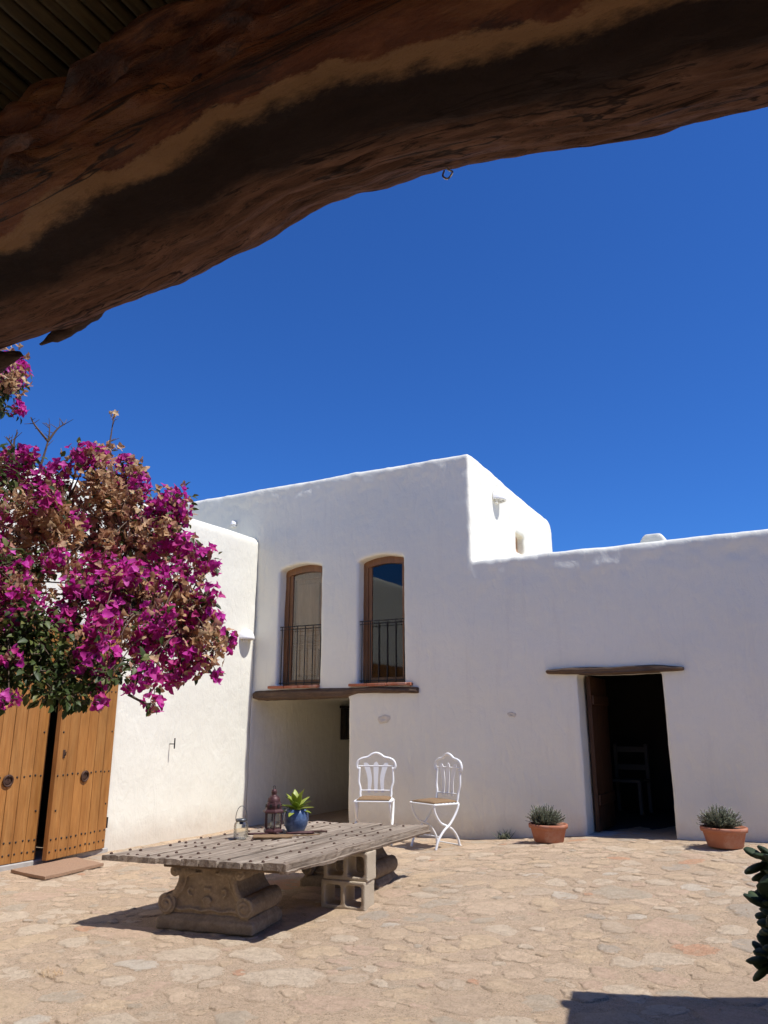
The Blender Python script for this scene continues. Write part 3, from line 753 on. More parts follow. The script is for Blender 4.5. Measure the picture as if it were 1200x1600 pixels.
for x in (-3.5, -1.2, 1.1, 3.2): MB().tube([(x, -2.6, ZC-.10), (x, 1.05, ZC-.10)], .07, 10).build('joist', M['doorleaf'], porch) if x != -1.2 else None
for x in (-3.75, 3.35):
    pb = MB().box(x-.22, x+.22, 1.05, 1.55, -.1, 2.95); put('pillar', remeshed(pb, 'pillar', .04, 3, .01, 1.5), M['white'], porch)
# unseen side roof with pole and post, added to throw the lower-right shadow
rp = MB(); A = (.04, 4.93); B = (4.3, 6.8)
rp.add([(A[0], A[1], 2.60), (B[0], B[1], 2.60), (4.3, 1.2, 2.60), (.9, 1.2, 2.60), (A[0], A[1], 2.74), (B[0], B[1], 2.74), (4.3, 1.2, 2.74), (.9, 1.2, 2.74)], [(0,3,2,1),(4,5,6,7),(0,1,5,4),(1,2,6,5),(2,3,7,6),(3,0,4,7)][::-1])
rp.f = [f[::-1] for f in rp.f]
rp.build('shadow_caster_roof', M['doorleaf'], porch)
MB().tube([(-.03, 4.72, 2.56), (4.2, 6.58, 2.56)], .06, 10).build('shadow_caster_pole', M['doorleaf'], porch)
MB().tube([(4.0, 6.45, -.1), (4.0, 6.45, 2.6)], .09, 10).build('post', M['doorleaf'], porch)
# porch house behind the viewer
bb = MB(); bb.box(-7.2, 6, -3.2, -2.75, -.2, 3.9); bh = put('porch_house', remeshed(bb, 'porch_house', .07, 3, .015, 1), M['white']); tag(bh, 'whitewashed house wall behind the porch', 'house')

# ------------------------------------------------------------------ low table: old studded door on carved plinths and concrete blocks
TC = [(-4.985, 4.52), (-3.455, 4.83), (-3.52, 7.30), (-4.86, 6.98)]   # near-left, near-right, far-right, far-left
def tq(u, v):
    return Vector(((1-u)*(1-v)*TC[0][0]+u*(1-v)*TC[1][0]+u*v*TC[2][0]+(1-u)*v*TC[3][0], (1-u)*(1-v)*TC[0][1]+u*(1-v)*TC[1][1]+u*v*TC[2][1]+(1-u)*v*TC[3][1], 0))
ZB, ZT = .478, .522
tc = tq(.5, .5)
tt = empty('tabletop', (tc.x, tc.y, ZB), 0, 'weathered studded plank door laid flat as a low tabletop', 'tabletop')
NP = 9; org = Vector((tc.x, tc.y, ZB))
edges = [0]; 
for k in range(NP): edges.append(edges[-1]+rnd.uniform(.85, 1.15))
edges = [e/edges[-1] for e in edges]
for k in range(NP):
    u0, u1 = edges[k]+.0045, edges[k+1]-.0045; n = 46; m = 5; vv = []; ff = []
    e0, e1 = rnd.uniform(-.006, .004), rnd.uniform(-.012, .012); dz = rnd.uniform(-.006, .006)
    last = k == NP-1
    for j in range(n+1):
        v = e0+(1+e1-e0)*j/n
        for lay in (0, 1):
            for i in range(m+1):
                fr_ = i/m; uu = u0+(u1-u0)*fr_
                jit = .0016*noise.noise(Vector((k*7+fr_*3, v*9, 0)))
                if fr_ in (0, 1): jit += .0025*noise.noise(Vector((k*3+fr_, v*22, 5)))
                if last and fr_ == 1: jit += -.022*max(0, noise.noise(Vector((1, v*7, 2)))+.25) + .010*noise.noise(Vector((3, v*38, 2+lay)))
                vj = v + (.006*noise.noise(Vector((k*5+fr_*9, 0, j))) if j in (0, n) else 0)
                p = tq(uu+jit, vj)
                z = ZB if lay == 0 else ZT + dz - .006*(1 if fr_ in (0, 1) else 0) + .004*noise.noise(Vector((uu*40, v*3, k))) + .0022*noise.noise(Vector((uu*120, v*7, k)))
                if last and fr_ == 1 and lay == 1: z -= .016*abs(noise.noise(Vector((0, v*26, 9))))
                if lay == 0: z += .003*noise.noise(Vector((uu*20, v*6, 3)))
                vv.append((p.x-org.x, p.y-org.y, z-org.z))
    w = m+1; L2 = 2*w
    for j in range(n):
        for i in range(m):
            a = j*L2+i; ff.append((a, a+L2, a+L2+1, a+1)); a += w; ff.append((a, a+1, a+L2+1, a+L2))
        a = j*L2; ff.append((a, a+w, a+w+L2, a+L2)); a = j*L2+m; ff.append((a, a+L2, a+L2+w, a+w))
    for i in range(m): ff.append((i, i+1, i+1+w, i+w)); b = n*L2; ff.append((b+i, b+i+w, b+i+1+w, b+i+1))
    MB().add(vv, ff).build('plank', M['plank'], tt)
tst = MB().lathe([(.0125, -.004), (.012, .003), (.008, .007), (.004, .009), (.0005, .0095)], n=8).mesh('table_stud', True); tst.materials.append(M['rust'])
for r_, v in enumerate((.022, .10, .225, .30, .42, .52, .63, .73, .83, .95)):
    for k in range(NP):
        for q in (.27, .73):
            if rnd.random() < .34: continue
            u = edges[k]+(edges[k+1]-edges[k])*q + rnd.uniform(-.008, .008); p = tq(u, v+rnd.uniform(-.008, .008))
            o = bpy.data.objects.new('stud', tst); COL.objects.link(o); o.parent = tt; o.location = (p.x-org.x, p.y-org.y, ZT+.001-org.z)
for v0, v1, zb in ((.03, .085, .062), (.47, .52, .05), (.90, .95, .05)):
    a, b = tq(.30 if v0 < .1 else .03, (v0+v1)/2), tq(.97, (v0+v1)/2); d = (b-a); an = math.atan2(d.y, d.x); Mx = Matrix.Translation(Vector((a.x-org.x, a.y-org.y, 0))) @ Matrix.Rotation(an, 4, 'Z')
    MB().cbox(.0, d.length, -.05, .05, -.034, .002, .006, Mx).build('batten', M['batten'], tt)
n = 60; vv = []; ff = []                                   # split, rotten rail along the right edge
for j in range(n+1):
    v = .005+.99*j/n; p = tq(.972, v); o2 = .045+.012*noise.noise(Vector((v*9, 1, 1)))+.012*noise.noise(Vector((v*40, 1, 1))); zl = ZB-.028-.014*noise.noise(Vector((v*6, 4, 1)))-.008*noise.noise(Vector((v*33, 4, 1)))
    for (dx, z) in ((-.03, ZB-.001), (-.03, zl), (o2*.8, zl+.004), (o2, (zl+ZB)/2+.01), (o2*.9, ZB-.001)): vv.append((p.x+dx-org.x, p.y-org.y, z-org.z))
for j in range(n):
    for i in range(5): ff.append((j*5+i, j*5+(i+1) % 5, (j+1)*5+(i+1) % 5, (j+1)*5+i))
ff += [(4, 3, 2, 1, 0), tuple(range(n*5, n*5+5))]
MB().add(vv, ff).build('side_rail', M['plank'], tt)
# carved plinths
def plinth(loc, rz, label):
    P = empty('stone_plinth', loc, rz, label, 'plinth', 'carved stone plinths under the low table')
    W, D, Hh = .405, .26, .447
    bs = MB(); prof = [(-W, 0), (W, 0), (W+.004, .012), (W, .075), (W-.02, .092), (-W+.02, .092), (-W, .075), (-W-.004, .012)]
    b2 = MB().cbox(-W, W, -D, D, 0, .085, .012); b2.cbox(-W+.025, W-.025, -D+.025, D-.025, .07, .115, .012)
    put('base', remeshed(b2, 'base', .011, 2, .006, 9, .002), M['carved'], P)
    # body: concave sides swelling to the foot
    side_ = [(.345, .10), (.355, .15), (.34, .20), (.30, .235), (.262, .28), (.240, .33), (.238, .37), (.255, .405), (.29, .43), (.29, .447)]
    poly = [(-x, z) for x, z in side_] + [(x, z) for x, z in side_[::-1]]
    bd = MB(); bd.prism(poly, 'Y', -D+.045, D-.045)
    S = catmull([(x, 0, z) for x, z in side_], 4)
    for s in (-1, 1):
        for yy in (-D+.032, D-.032):
            bd.tube([(s*(p.x-.015), yy, p.z) for p in S], .023, 8)                      # raised scroll border
            bd.tube([(s*(p.x-.055), yy, p.z) for p in S[8:-4]], .008, 6)
    for yy in (-D+.036, D-.036):
        bd.tube([(x/10*.27, yy, .145+.006*math.sin(x)) for x in range(-10, 11)], .011, 6)
        sg = -1 if yy < 0 else 1
        for k in range(7):                                                              # shell
            a = R(30+20*k); bd.tube([(0, yy, .185), (.022*math.cos(a), yy+sg*.008, .185+.026*math.sin(a)), (.042*math.cos(a), yy+sg*.004, .19+.05*math.sin(a))], [.004, .008, .010], 6)
        bd.tube([(-.03, yy, .178), (.03, yy, .178)], .010, 6)
        for k in (-1, 0, 1): bd.tube([(k*.018, yy, .275), (k*.022, yy+sg*.006, .297)], [.006, .010], 6)
        for s in (-1, 1):                                                               # acanthus leaves below the top
            for k in range(5):
                x0 = s*(.235-.03*k); bd.tube(catmull([(x0, yy, .43), (x0-s*.012, yy+sg*.012, .40), (x0-s*.035, yy+sg*.010, .375+.006*k), (x0-s*.055, yy, .37+.008*k)], 4), [.012]*6+[.010]*4+[.006]*3, 6)
            bd.tube(catmull([(s*.13, yy, .235), (s*.16, yy+sg*.005, .26), (s*.15, yy, .29), (s*.12, yy, .28)], 4), .007, 6)
    put('body', remeshed(bd, 'body', .0075, 0, .004, 9, .002), M['carved'], P)
    def volute(x, z, r, nm):
        vb = MB(); n = 20
        circ = [(x+r*math.cos(2*PI*k/n), z+r*math.sin(2*PI*k/n)) for k in range(n)]
        vb.prism(circ, 'Y', -D+.012, D-.012)
        for yy, s in ((-D+.012, -1), (D-.012, 1)):
            sp_ = []
            for k in range(37):
                t = k/36; a = t*3.6*PI+PI*.5; q = r*(.90-.72*t); sp_.append((x+(1 if x < 0 else -1)*q*math.cos(a), yy, z+q*math.sin(a)))
            vb.tube([(a_, b_+s*.006, c_) for a_, b_, c_ in sp_], [r*.17]*37, 6)
            vb.tube([(x, yy-s*.01, z), (x, yy+s*.020, z)], [r*.30, r*.18], 8)
        put(nm, remeshed(vb, nm, .0065, 0, .004, 9, .0015), M['carved'], P)
    for s in (-1, 1): volute(s*.325, .178, .074, 'volute'); volute(s*.272, .405, .040, 'scroll')
    MB().cbox(-.27, .27, -D+.03, D-.03, .425, .449, .008).build('cap', M['carved'], P)
    return P
plinth((-4.262, 5.095, .0), R(12), 'carved stone plinth with scroll corners under the near end of the table')
plinth((-4.16, 6.83, .0), R(8), 'carved stone plinth under the far end of the table')
def block(loc, rz, label):
    B = empty('concrete_block', loc, rz, label, 'concrete block', 'concrete blocks propping the table')
    w, d, h, t = .20, .10, .222, .034
    bb = MB(); bb.box(-w, w, -d, d, 0, t); bb.box(-w, w, -d, d, h-t, h); bb.box(-w, -w+t, -d, d, 0, h); bb.box(w-t, w, -d, d, 0, h); bb.box(-.02, .02, -d, d, 0, h)
    for cx in (-w+t, -.02, .02, w-t):
        for cz in (t, h-t): bb.prism([(cx-.016, cz), (cx, cz-.016), (cx+.016, cz), (cx, cz+.016)], 'Y', -d, d)
    put('shell', remeshed(bb, 'shell', .0095, 1, .003, 12, .0015), M['conc'], B)
block((-3.69, 6.03, .004), R(6), 'lower hollow concrete block standing on the ground under the table')
block((-3.682, 6.045, .227), R(8), 'upper hollow concrete block stacked under the table edge')

# ------------------------------------------------------------------ things on the table
jar = empty('jar_lantern', (-4.555, 5.66, ZT+.006), 0, 'small ribbed glass jar with a wire bail handle on the table', 'jar')
pr_ = [(.0005, .0), (.052, .0), (.060, .012), (.061, .10), (.056, .125), (.045, .138), (.045, .148)]
n = 36; v = []; f = []
for sh in (0, .004):
    for r0, z0 in pr_:
        for k in range(n): a = 2*PI*k/n; rr = max(.0004, r0-sh+(.0018*math.cos(a*18) if r0 > .05 else 0)); v.append((rr*math.cos(a), rr*math.sin(a), z0+(sh if z0 == 0 else 0)))
mm = len(pr_)
for s in (0, 1):
    for i in range(mm-1):
        for k in range(n):
            q = (s*mm*n+i*n+k, s*mm*n+i*n+(k+1) % n, s*mm*n+(i+1)*n+(k+1) % n, s*mm*n+(i+1)*n+k); f.append(q if s == 0 else q[::-1])
MB().add(v, f).build('glass', M['jarglass'], jar, True)
steel = simple('dull_steel', (.16,.16,.155), .4, .2, 40, .1, .001, .8)
MB().lathe([(.0005, .162), (.044, .160), (.049, .156), (.049, .140), (.046, .138)], n=24).build('lid', steel, jar, True)
MB().tube([(0, 0, .14), (0, 0, .115)], .016, 10).build('light_unit', M['iron'], jar)
MB().tube([(.050*math.cos(a)*(1.0+.08*math.sin(a)), 0, .148+.115*math.sin(a)) for a in [PI*i/20 for i in range(21)]], .0028, 6).build('handle', steel, jar).rotation_euler = (0, 0, R(25))

ln = empty('lantern', (-4.48, 6.02, ZT+.022), R(15), 'oxblood metal lantern with glass sides and tiered roof on the table', 'lantern')
def hexa(r, z): return [(r*math.cos(2*PI*k/6), r*math.sin(2*PI*k/6), z) for k in range(6)]
def hexstack(rz): 
    v = []; 
    for r, z in rz: v += hexa(r, z)
    f = [(i*6+k, i*6+(k+1) % 6, (i+1)*6+(k+1) % 6, (i+1)*6+k) for i in range(len(rz)-1) for k in range(6)] + [tuple(range(6))[::-1], tuple(range(len(v)-6, len(v)))]
    return MB().add(v, f)
hexstack([(.088, 0), (.092, .008), (.088, .02), (.076, .03), (.074, .036)]).build('base', M['lantern'], ln)
for k in range(6):
    a, b = Vector(hexa(.074, .03)[k]), Vector(hexa(.074, .165)[k]); MB().tube([a, b], .0065, 6).build('post', M['lantern'], ln)
    p, q = Vector(hexa(.071, .04)[k]), Vector(hexa(.071, .04)[(k+1) % 6]); up = Vector((0, 0, .12)); nn = (q-p).cross(up).normalized()*.0015
    MB().add([p-nn, q-nn, q+up-nn, p+up-nn, p+nn, q+nn, q+up+nn, p+up+nn], [(0,3,2,1),(4,5,6,7),(0,1,5,4),(1,2,6,5),(2,3,7,6),(3,0,4,7)]).build('pane', M['jarglass'], ln)
hexstack([(.078, .16), (.100, .168), (.098, .180), (.078, .196)]).build('eave', M['lantern'], ln)
hexstack([(.075, .194), (.077, .225), (.066, .252), (.052, .262)]).build('roof_tier', M['lantern'], ln)
MB().lathe([(.058, .258), (.054, .285), (.036, .305), (.024, .310), (.022, .325), (.026, .333), (.024, .352), (.012, .366), (.0005, .370)], n=16).build('dome', M['lantern'], ln, True)
MB().tube([(.012*math.cos(a), 0, .378+.014*math.sin(a)) for a in [2*PI*i/14 for i in range(15)]], .003, 6).build('ring', M['iron'], ln)
MB().lathe([(.0005, .036), (.028, .036), (.028, .085), (.0005, .088)], n=14).build('candle', simple('wax', (.6,.55,.42), .5, .05, 20, 0), ln, True)
for zz in (.21,):
    for k in range(6):
        a = 2*PI*(k+.5)/6; MB().cbox(-.012, .012, -.003, .003, 0, .03, .002, Matrix.Translation((.070*math.cos(a), .070*math.sin(a), zz)) @ Matrix.Rotation(a+PI/2, 4, 'Z')).build('cutout', M['iron'], ln)

def blade(L, w, th, curve, twist=0, n=7, m=4, cup=.25, tip=1.0):
    """a fleshy pointed leaf along +x, curving up/down"""
    v = []; f = []
    for i in range(n+1):
        t = i/n; ww = w*(math.sin(PI*min(1, t*.86+.14))**.8)*(1 if t < .98 else .15)
        x = L*t; z = curve(t)
        for k in range(2*m):
            a = 2*PI*k/(2*m); y = ww*math.cos(a); zz = th*(1-t*.7)*math.sin(a) + cup*ww*abs(math.cos(a))**2
            v.append((x, y, z+zz))
    q = 2*m
    for i in range(n):
        for k in range(q): f.append((i*q+k, i*q+(k+1) % q, (i+1)*q+(k+1) % q, (i+1)*q+k))
    f.append(tuple(range(q))); f.append(tuple(range(n*q, (n+1)*q))[::-1]); return v, f
bp = empty('blue_planter', (-4.40, 6.26, ZT+.005), 0, 'blue glazed pot with a lime green rosette succulent on the table', 'potted plant')
MB().lathe([(.0005, 0), (.075, 0), (.082, .008), (.106, .06), (.116, .105), (.112, .15), (.096, .185), (.088, .195), (.080, .193), (.082, .17), (.0005, .165)], n=32).build('pot', M['blue'], bp, True)
MB().lathe([(.082, .172), (.0005, .178)], n=16).build('soil', M['soil'], bp)
lr = random.Random(8)
for k in range(24):
    el = R([80, 64, 50, 36, 22, 8][min(5, k//4)] + lr.uniform(-6, 6)); az = k*2.4; L = lr.uniform(.13, .17)
    v, f = blade(L, .033, .006, lambda t: -.040*t*t)
    me = bpy.data.meshes.new('leaf'); me.from_pydata(v, [], f); me.polygons.foreach_set('use_smooth', [True]*len(f)); set_tint(me, [0.0]*len(f))
    o = put('leaf', me, M['agave'], bp); o.location = (.012*math.cos(az), .012*math.sin(az), .172+.012*(4-min(4, k//4))); o.rotation_euler = (0, -el, az)
# woven mat, sticks
mt = MB(); v = []; f = []; n, m = 16, 6
for lay in (0, 1):
    for i in range(n+1):
        for j in range(m+1):
            x, y = (i/n-.5)*.34, (j/m-.5)*.17; y *= 1-.25*abs(i/n-.5); z = .004+lay*.010 + .006*noise.noise(Vector((x*14, y*14, 1)))
            v.append((x+.01*noise.noise(Vector((x*20, y*30, 4))), y+.012*noise.noise(Vector((x*20, y*10, 9))), z))
k0 = (n+1)*(m+1)
for i in range(n):
    for j in range(m): a = i*(m+1)+j; f.append((a, a+1, a+m+2, a+m+1)); f.append((k0+a, k0+a+m+1, k0+a+m+2, k0+a+1))
for i in range(n): a = i*(m+1); f.append((a, a+m+1, k0+a+m+1, k0+a)); a += m; f.append((a, k0+a, k0+a+m+1, a+m+1))
for j in range(m): f.append((j, k0+j, k0+j+1, j+1)); a = n*(m+1)+j; f.append((a, a+1, k0+a+1, k0+a))
o = MB().add(v, f).build('woven_mat', M['straw'], None); o.location = (-4.36, 5.86, ZT+.003); o.rotation_euler = (0, 0, R(33)); tag(o, 'small tan woven mat in front of the metal lantern', 'mat')
def stick(pts, r, mat, label, nm='stick'):
    P = catmull(pts, 5); mb = MB().tube(P, [r*(.8+.3*abs(noise.noise(p*25))) for p in P], 7); o = mb.build(nm, mat, None, True); tag(o, label, 'stick', 'sticks lying around the lantern')
zz = ZT+.016
stick([(-4.62, 5.84, zz), (-4.50, 5.93, zz), (-4.40, 6.00, zz+.002)], .011, M['lantern'], 'dark red stick lying left of the lantern, behind the glass jar')
stick([(-4.34, 6.03, zz), (-4.25, 6.10, zz+.004), (-4.16, 6.20, zz)], .014, M['lantern'], 'thick dark red stick lying right of the lantern')
stick([(-4.30, 6.13, zz), (-4.20, 6.24, zz+.003), (-4.10, 6.33, zz)], .012, M['rust'], 'dark brown stick lying at the foot of the blue pot')
stick([(-4.25, 5.99, zz-.008), (-4.16, 6.08, zz-.008), (-4.08, 6.18, zz-.006)], .006, M['straw'], 'thin pale twig lying in front of the dark sticks')

# ------------------------------------------------------------------ white folding garden chairs
def chair(loc, rz, label, group='white garden chairs by the wall'):
    C = empty('garden_chair', loc, rz, label, 'chair', group)          # local -y is the front
    hw = .215; zs = .50
    A = catmull([(0, .215, 1.00), (0, .222, .86), (0, .215, .70), (0, .195, .56), (0, .15, .42), (0, .04, .28), (0, -.06, .21), (0, -.15, .11), (0, -.195, 0)], 6)
    B = catmull([(0, -.20, zs-.01), (0, -.175, .40), (0, -.10, .30), (0, 0.0, .255), (0, .09, .21), (0, .17, .11), (0, .205, 0)], 6)
    for s in (-1, 1):
        def xf(p, k=0): 
            w = hw + (.012*math.sin(p.z*5) if p.z > .55 else 0) - (.03*sstep(.72, .60, p.z) if p.z > .5 else 0)
            return (s*(w-k), p.y, p.z)
        MB().tube([xf(p) for p in A if p.z < .90], .0145, 8).build('leg', M['paint'], C, True)
        MB().tube([xf(p, .018) for p in B], .0145, 8).build('leg', M['paint'], C, True)
        MB().tube([(s*hw, -.21, zs), (s*hw, .18, zs-.005)], .010, 6).build('seat_rail', M['paint'], C)
        MB().tube([(s*(hw+.012), .01, .258), (s*(hw-.03), .01, .258)], .008, 6).build('pivot', M['paint'], C)
    for y, z in ((-.21, zs), (.18, zs-.005), (.205, .03), (-.12, .145)): MB().tube([(-hw, y, z), (hw, y, z)], .008, 6).build('stretcher', M['paint'], C)
    # scalloped back hoop
    top = [(-.222, .222, .86), (-.236, .222, .905), (-.215, .223, .965), (-.165, .223, .995), (-.10, .223, 1.01), (-.05, .223, 1.045), (0, .223, 1.06)]
    hoop = catmull(top + [(-x, y, z) for x, y, z in top[-2::-1]], 5)
    MB().tube(hoop, .0165, 8).build('back_hoop', M['paint'], C, True)
    MB().tube([(-.215, .222, .90), (.215, .222, .90)], .008, 6).build('back_rail', M['paint'], C)
    MB().tube([(-.19, .205, .60), (.19, .205, .60)], .008, 6).build('back_rail', M['paint'], C)
    for s in (-1, 0, 1):                                             # flat splats
        L = []; Rr = []
        for i in range(13):
            t = i/12; z = .575+.365*t
            cx = s*(.082 - .008*math.sin(PI*t) + .10*max(0, t-.4)**1.5)
            w = .018 + .016*t
            if t > .92: w *= .6
            L.append((cx-w, z)); Rr.append((cx+w, z))
        if s == 0: L.append((0, .955))
        y0 = .207
        mb = MB().prism(L + Rr[::-1], 'Y', y0-.004, y0+.004)
        mb.v = [(x, y+.016*(z-.575)/.365, z) for x, y, z in mb.v]
        mb.build('splat', M['paint'], C)
    # slatted seat
    for k in range(7): y = -.19+k*.058; MB().cbox(-hw+.008, hw-.008, y, y+.036, zs, zs+.010, .003).build('seat_slat', M['paint'], C)
    return C
def cushion(loc, rz, label):
    n, m = 14, 14; v = []; f = []
    for lay in (0, 1):
        for i in range(n+1):
            for j in range(m+1):
                a, b = i/n*2-1, j/m*2-1; e = (1-abs(a)**6)*(1-abs(b)**6)
                x, y = a*.205, b*.195; z = .0 if lay == 0 else .010+.022*e + .004*noise.noise(Vector((x*12, y*12, loc[0])))
                v.append((x, y, z))
    k0 = (n+1)*(m+1)
    for i in range(n):
        for j in range(m): a = i*(m+1)+j; f.append((a, a+1, a+m+2, a+m+1)); f.append((k0+a, k0+a+m+1, k0+a+m+2, k0+a+1))
    for i in range(n): a = i*(m+1); f.append((a, a+m+1, k0+a+m+1, k0+a)); a += m; f.append((a, k0+a, k0+a+m+1, a+m+1))
    for j in range(m): f.append((j, k0+j, k0+j+1, j+1)); a = n*(m+1)+j; f.append((a, a+1, k0+a+1, k0+a))
    o = MB().add(v, f).build('seat_cushion', M['straw'], None, True); o.location = loc; o.rotation_euler = (0, 0, rz)
    tag(o, label, 'cushion', 'straw seat cushions on the garden chairs')
for (x, y, rz, sx, l1, l2) in ((-5.13, 9.0, R(24), 1.07, 'white folding chair facing the viewer beside the passage opening', 'straw cushion on the white chair beside the passage opening'),
                           (-4.27, 8.98, R(-24), 1.04, 'white folding chair turned in profile with crossed legs, nearer the doorway', 'straw cushion on the profile white chair nearer the doorway')):
    z = G(x, y)
    c = chair((x, y, z+.004), rz, l1); c.scale = (sx, 1.0, 1.0)
    cushion((x+.0, y, z+.516), rz, l2)

# ------------------------------------------------------------------ terracotta pots with lavender
def lav_pot(x, y, label, seed, big):
    z = G(x, y); L = empty('potted_lavender', (x, y, z+.01), 0, label, 'potted plant', 'terracotta pots beside the doorway')
    s = big
    MB().lathe([(.0005, 0), (.150*s, 0), (.160*s, .01), (.192*s, .14), (.198*s, .15), (.212*s, .152), (.216*s, .185), (.210*s, .195), (.196*s, .195), (.188*s, .17), (.0005, .165)], n=40).build('pot', M['terra'], L, True)
    MB().lathe([(.192*s, .170), (.1, .178), (.0005, .180)], n=20).build('soil', M['soil'], L)
    q = random.Random(seed); mb = MB(); stems = MB()
    ox, oy = -.035*s, 0
    for _ in range(330):
        az = q.uniform(0, 2*PI); el = math.acos(q.uniform(.12, 1)); h = q.uniform(.09, .175)*s + .03*math.cos(el)
        d = Vector((math.cos(az)*math.sin(el)*1.0, math.sin(az)*math.sin(el)*1.0, math.cos(el)))
        b = Vector((ox+.07*math.cos(az)*q.random(), oy+.07*math.sin(az)*q.random(), .17)); tip = b + d*h + Vector((0, 0, .02))
        stems.tube([b, (b+tip)/2+Vector((0, 0, .01)), tip], .0022, 4, False)
        for k in range(15):
            t = .35+.65*k/14; p = b.lerp(tip, t); a2 = q.uniform(0, 2*PI)
            side_ = Vector((math.cos(a2), math.sin(a2), q.uniform(-.1, .5))); dd = (d*.9+side_*.8).normalized(); Lf = q.uniform(.014, .024); ww = dd.cross(Vector((.3, .2, 1))).normalized()*.0042
            mb.add([p-ww, p+ww, p+dd*Lf*.6+ww, p+dd*Lf, p+dd*Lf*.6-ww], [(0, 1, 2, 4), (4, 2, 3)])
    o = mb.build('foliage', M['lav'], L); ti = []
    for i in range(len(o.data.polygons)//2): a = q.random(); ti += [a, a]
    set_tint(o.data, ti); tag(o, kind='stuff')
    stems.build('stems', M['twig'], L)
lav_pot(-2.96, 9.25, 'terracotta pot of lavender left of the dark doorway', 3, 1.04)
lav_pot(-1.07, 9.20, 'terracotta pot of lavender right of the dark doorway', 4, 1.08)
# weed at the foot of the facade
wd = empty('weed', (-3.66, 9.66, G(-3.66, 9.66)), 0, 'small green weed growing at the foot of the shaded wall', 'weed')
q = random.Random(2); mb = MB()
for _ in range(60):
    az = q.uniform(0, 2*PI); L_ = q.uniform(.05, .16); d = Vector((math.cos(az)*.6, math.sin(az)*.5-.1, q.uniform(.2, 1))).normalized(); w = Vector((-math.sin(az), math.cos(az), 0))*.006
    b = Vector((q.uniform(-.08, .08), q.uniform(-.03, .02), 0)); mb.add([b-w, b+w, b+d*L_*.6+w, b+d*L_, b+d*L_*.6-w], [(0, 1, 2, 4), (4, 2, 3)])
o = mb.build('blades', M['lav'], wd); set_tint(o.data, [q.random() for _ in o.data.polygons]); tag(o, kind='stuff')
# dry tuft at the left edge
wd = empty('dry_tuft', (-4.36, 3.62, G(-4.36, 3.62)), 0, 'tuft of dry brown grass between the stones at the left edge', 'weed')
mb = MB()
for _ in range(90):
    az = q.uniform(0, 2*PI); L_ = q.uniform(.03, .09); d = Vector((math.cos(az), math.sin(az), q.uniform(.1, .8))).normalized(); w = Vector((-math.sin(az), math.cos(az), 0))*.002
    b = Vector((q.uniform(-.1, .1), q.uniform(-.06, .06), 0)); mb.add([b-w, b+w, b+d*L_], [(0, 1, 2)])
o = mb.build('blades', M['dry'], wd); set_tint(o.data, [.2+.2*q.random() for _ in o.data.polygons]); tag(o, kind='stuff')

# ------------------------------------------------------------------ bougainvillea on the left
FM = [(-2.452,2.447,2.438,0.071),(-2.528,2.443,2.404,0.064),(-2.432,2.473,2.388,0.051),(-2.465,2.435,2.268,0.069),(-2.396,2.480,2.228,0.063),(-2.224,2.427,2.160,0.049),(-2.170,2.433,2.121,0.024),(-2.487,2.367,2.095,0.074),(-2.297,2.362,2.078,0.054),(-2.431,2.215,2.066,0.065),(-2.661,2.247,2.111,0.075),(-2.505,2.160,1.998,0.071),(-2.523,2.281,2.026,0.067),(-2.587,2.089,2.022,0.049),(-2.481,2.182,1.925,0.071),(-2.383,2.059,1.842,0.057),(-2.335,2.259,1.832,0.043),(-2.367,2.260,1.780,0.059),(-2.396,2.064,1.722,0.063),(-2.275,2.317,1.789,0.059),(-2.171,2.341,1.724,0.058),(-2.145,2.381,1.991,0.040),(-2.191,2.483,1.903,0.035),(-2.094,2.449,1.810,0.035),(-2.188,2.367,1.927,0.048),(-2.232,2.212,1.884,0.057),(-2.364,2.439,2.017,0.045),(-2.676,1.907,1.939,0.070),(-2.699,1.912,1.880,0.060),(-2.636,2.078,1.913,0.055),(-2.575,2.056,1.870,0.038),(-2.860,1.994,2.126,0.052),(-2.727,1.935,2.075,0.039),(-3.062,2.071,2.621,0.061),(-2.976,2.074,2.640,0.042),(-3.094,2.052,2.589,0.055),(-2.974,2.126,2.505,0.066),(-2.775,2.034,2.400,0.051),(-2.783,2.210,2.649,0.053),(-2.757,2.264,2.651,0.047),(-2.755,2.459,2.595,0.067),(-2.620,2.394,2.524,0.053),(-2.749,2.421,2.692,0.033),(-2.843,2.135,2.561,0.053),(-2.723,2.176,2.325,0.040),(-2.676,2.047,2.136,0.044),(-2.537,1.818,1.711,0.028),(-2.507,1.798,1.573,0.028),(-2.307,2.032,1.561,0.023),(-2.236,2.218,1.562,0.026),(-2.364,2.068,1.628,0.023),(-2.337,2.178,1.624,0.018),(-3.142,2.039,3.077,0.068),(-3.155,2.079,3.037,0.037),(-3.075,2.060,2.881,0.027),(-2.181,2.115,1.659,0.043),(-2.230,2.306,1.675,0.045),(-2.114,2.442,1.674,0.016),(-2.861,1.888,2.015,0.085),(-2.958,1.891,2.310,0.087),(-2.914,1.873,2.157,0.086)]
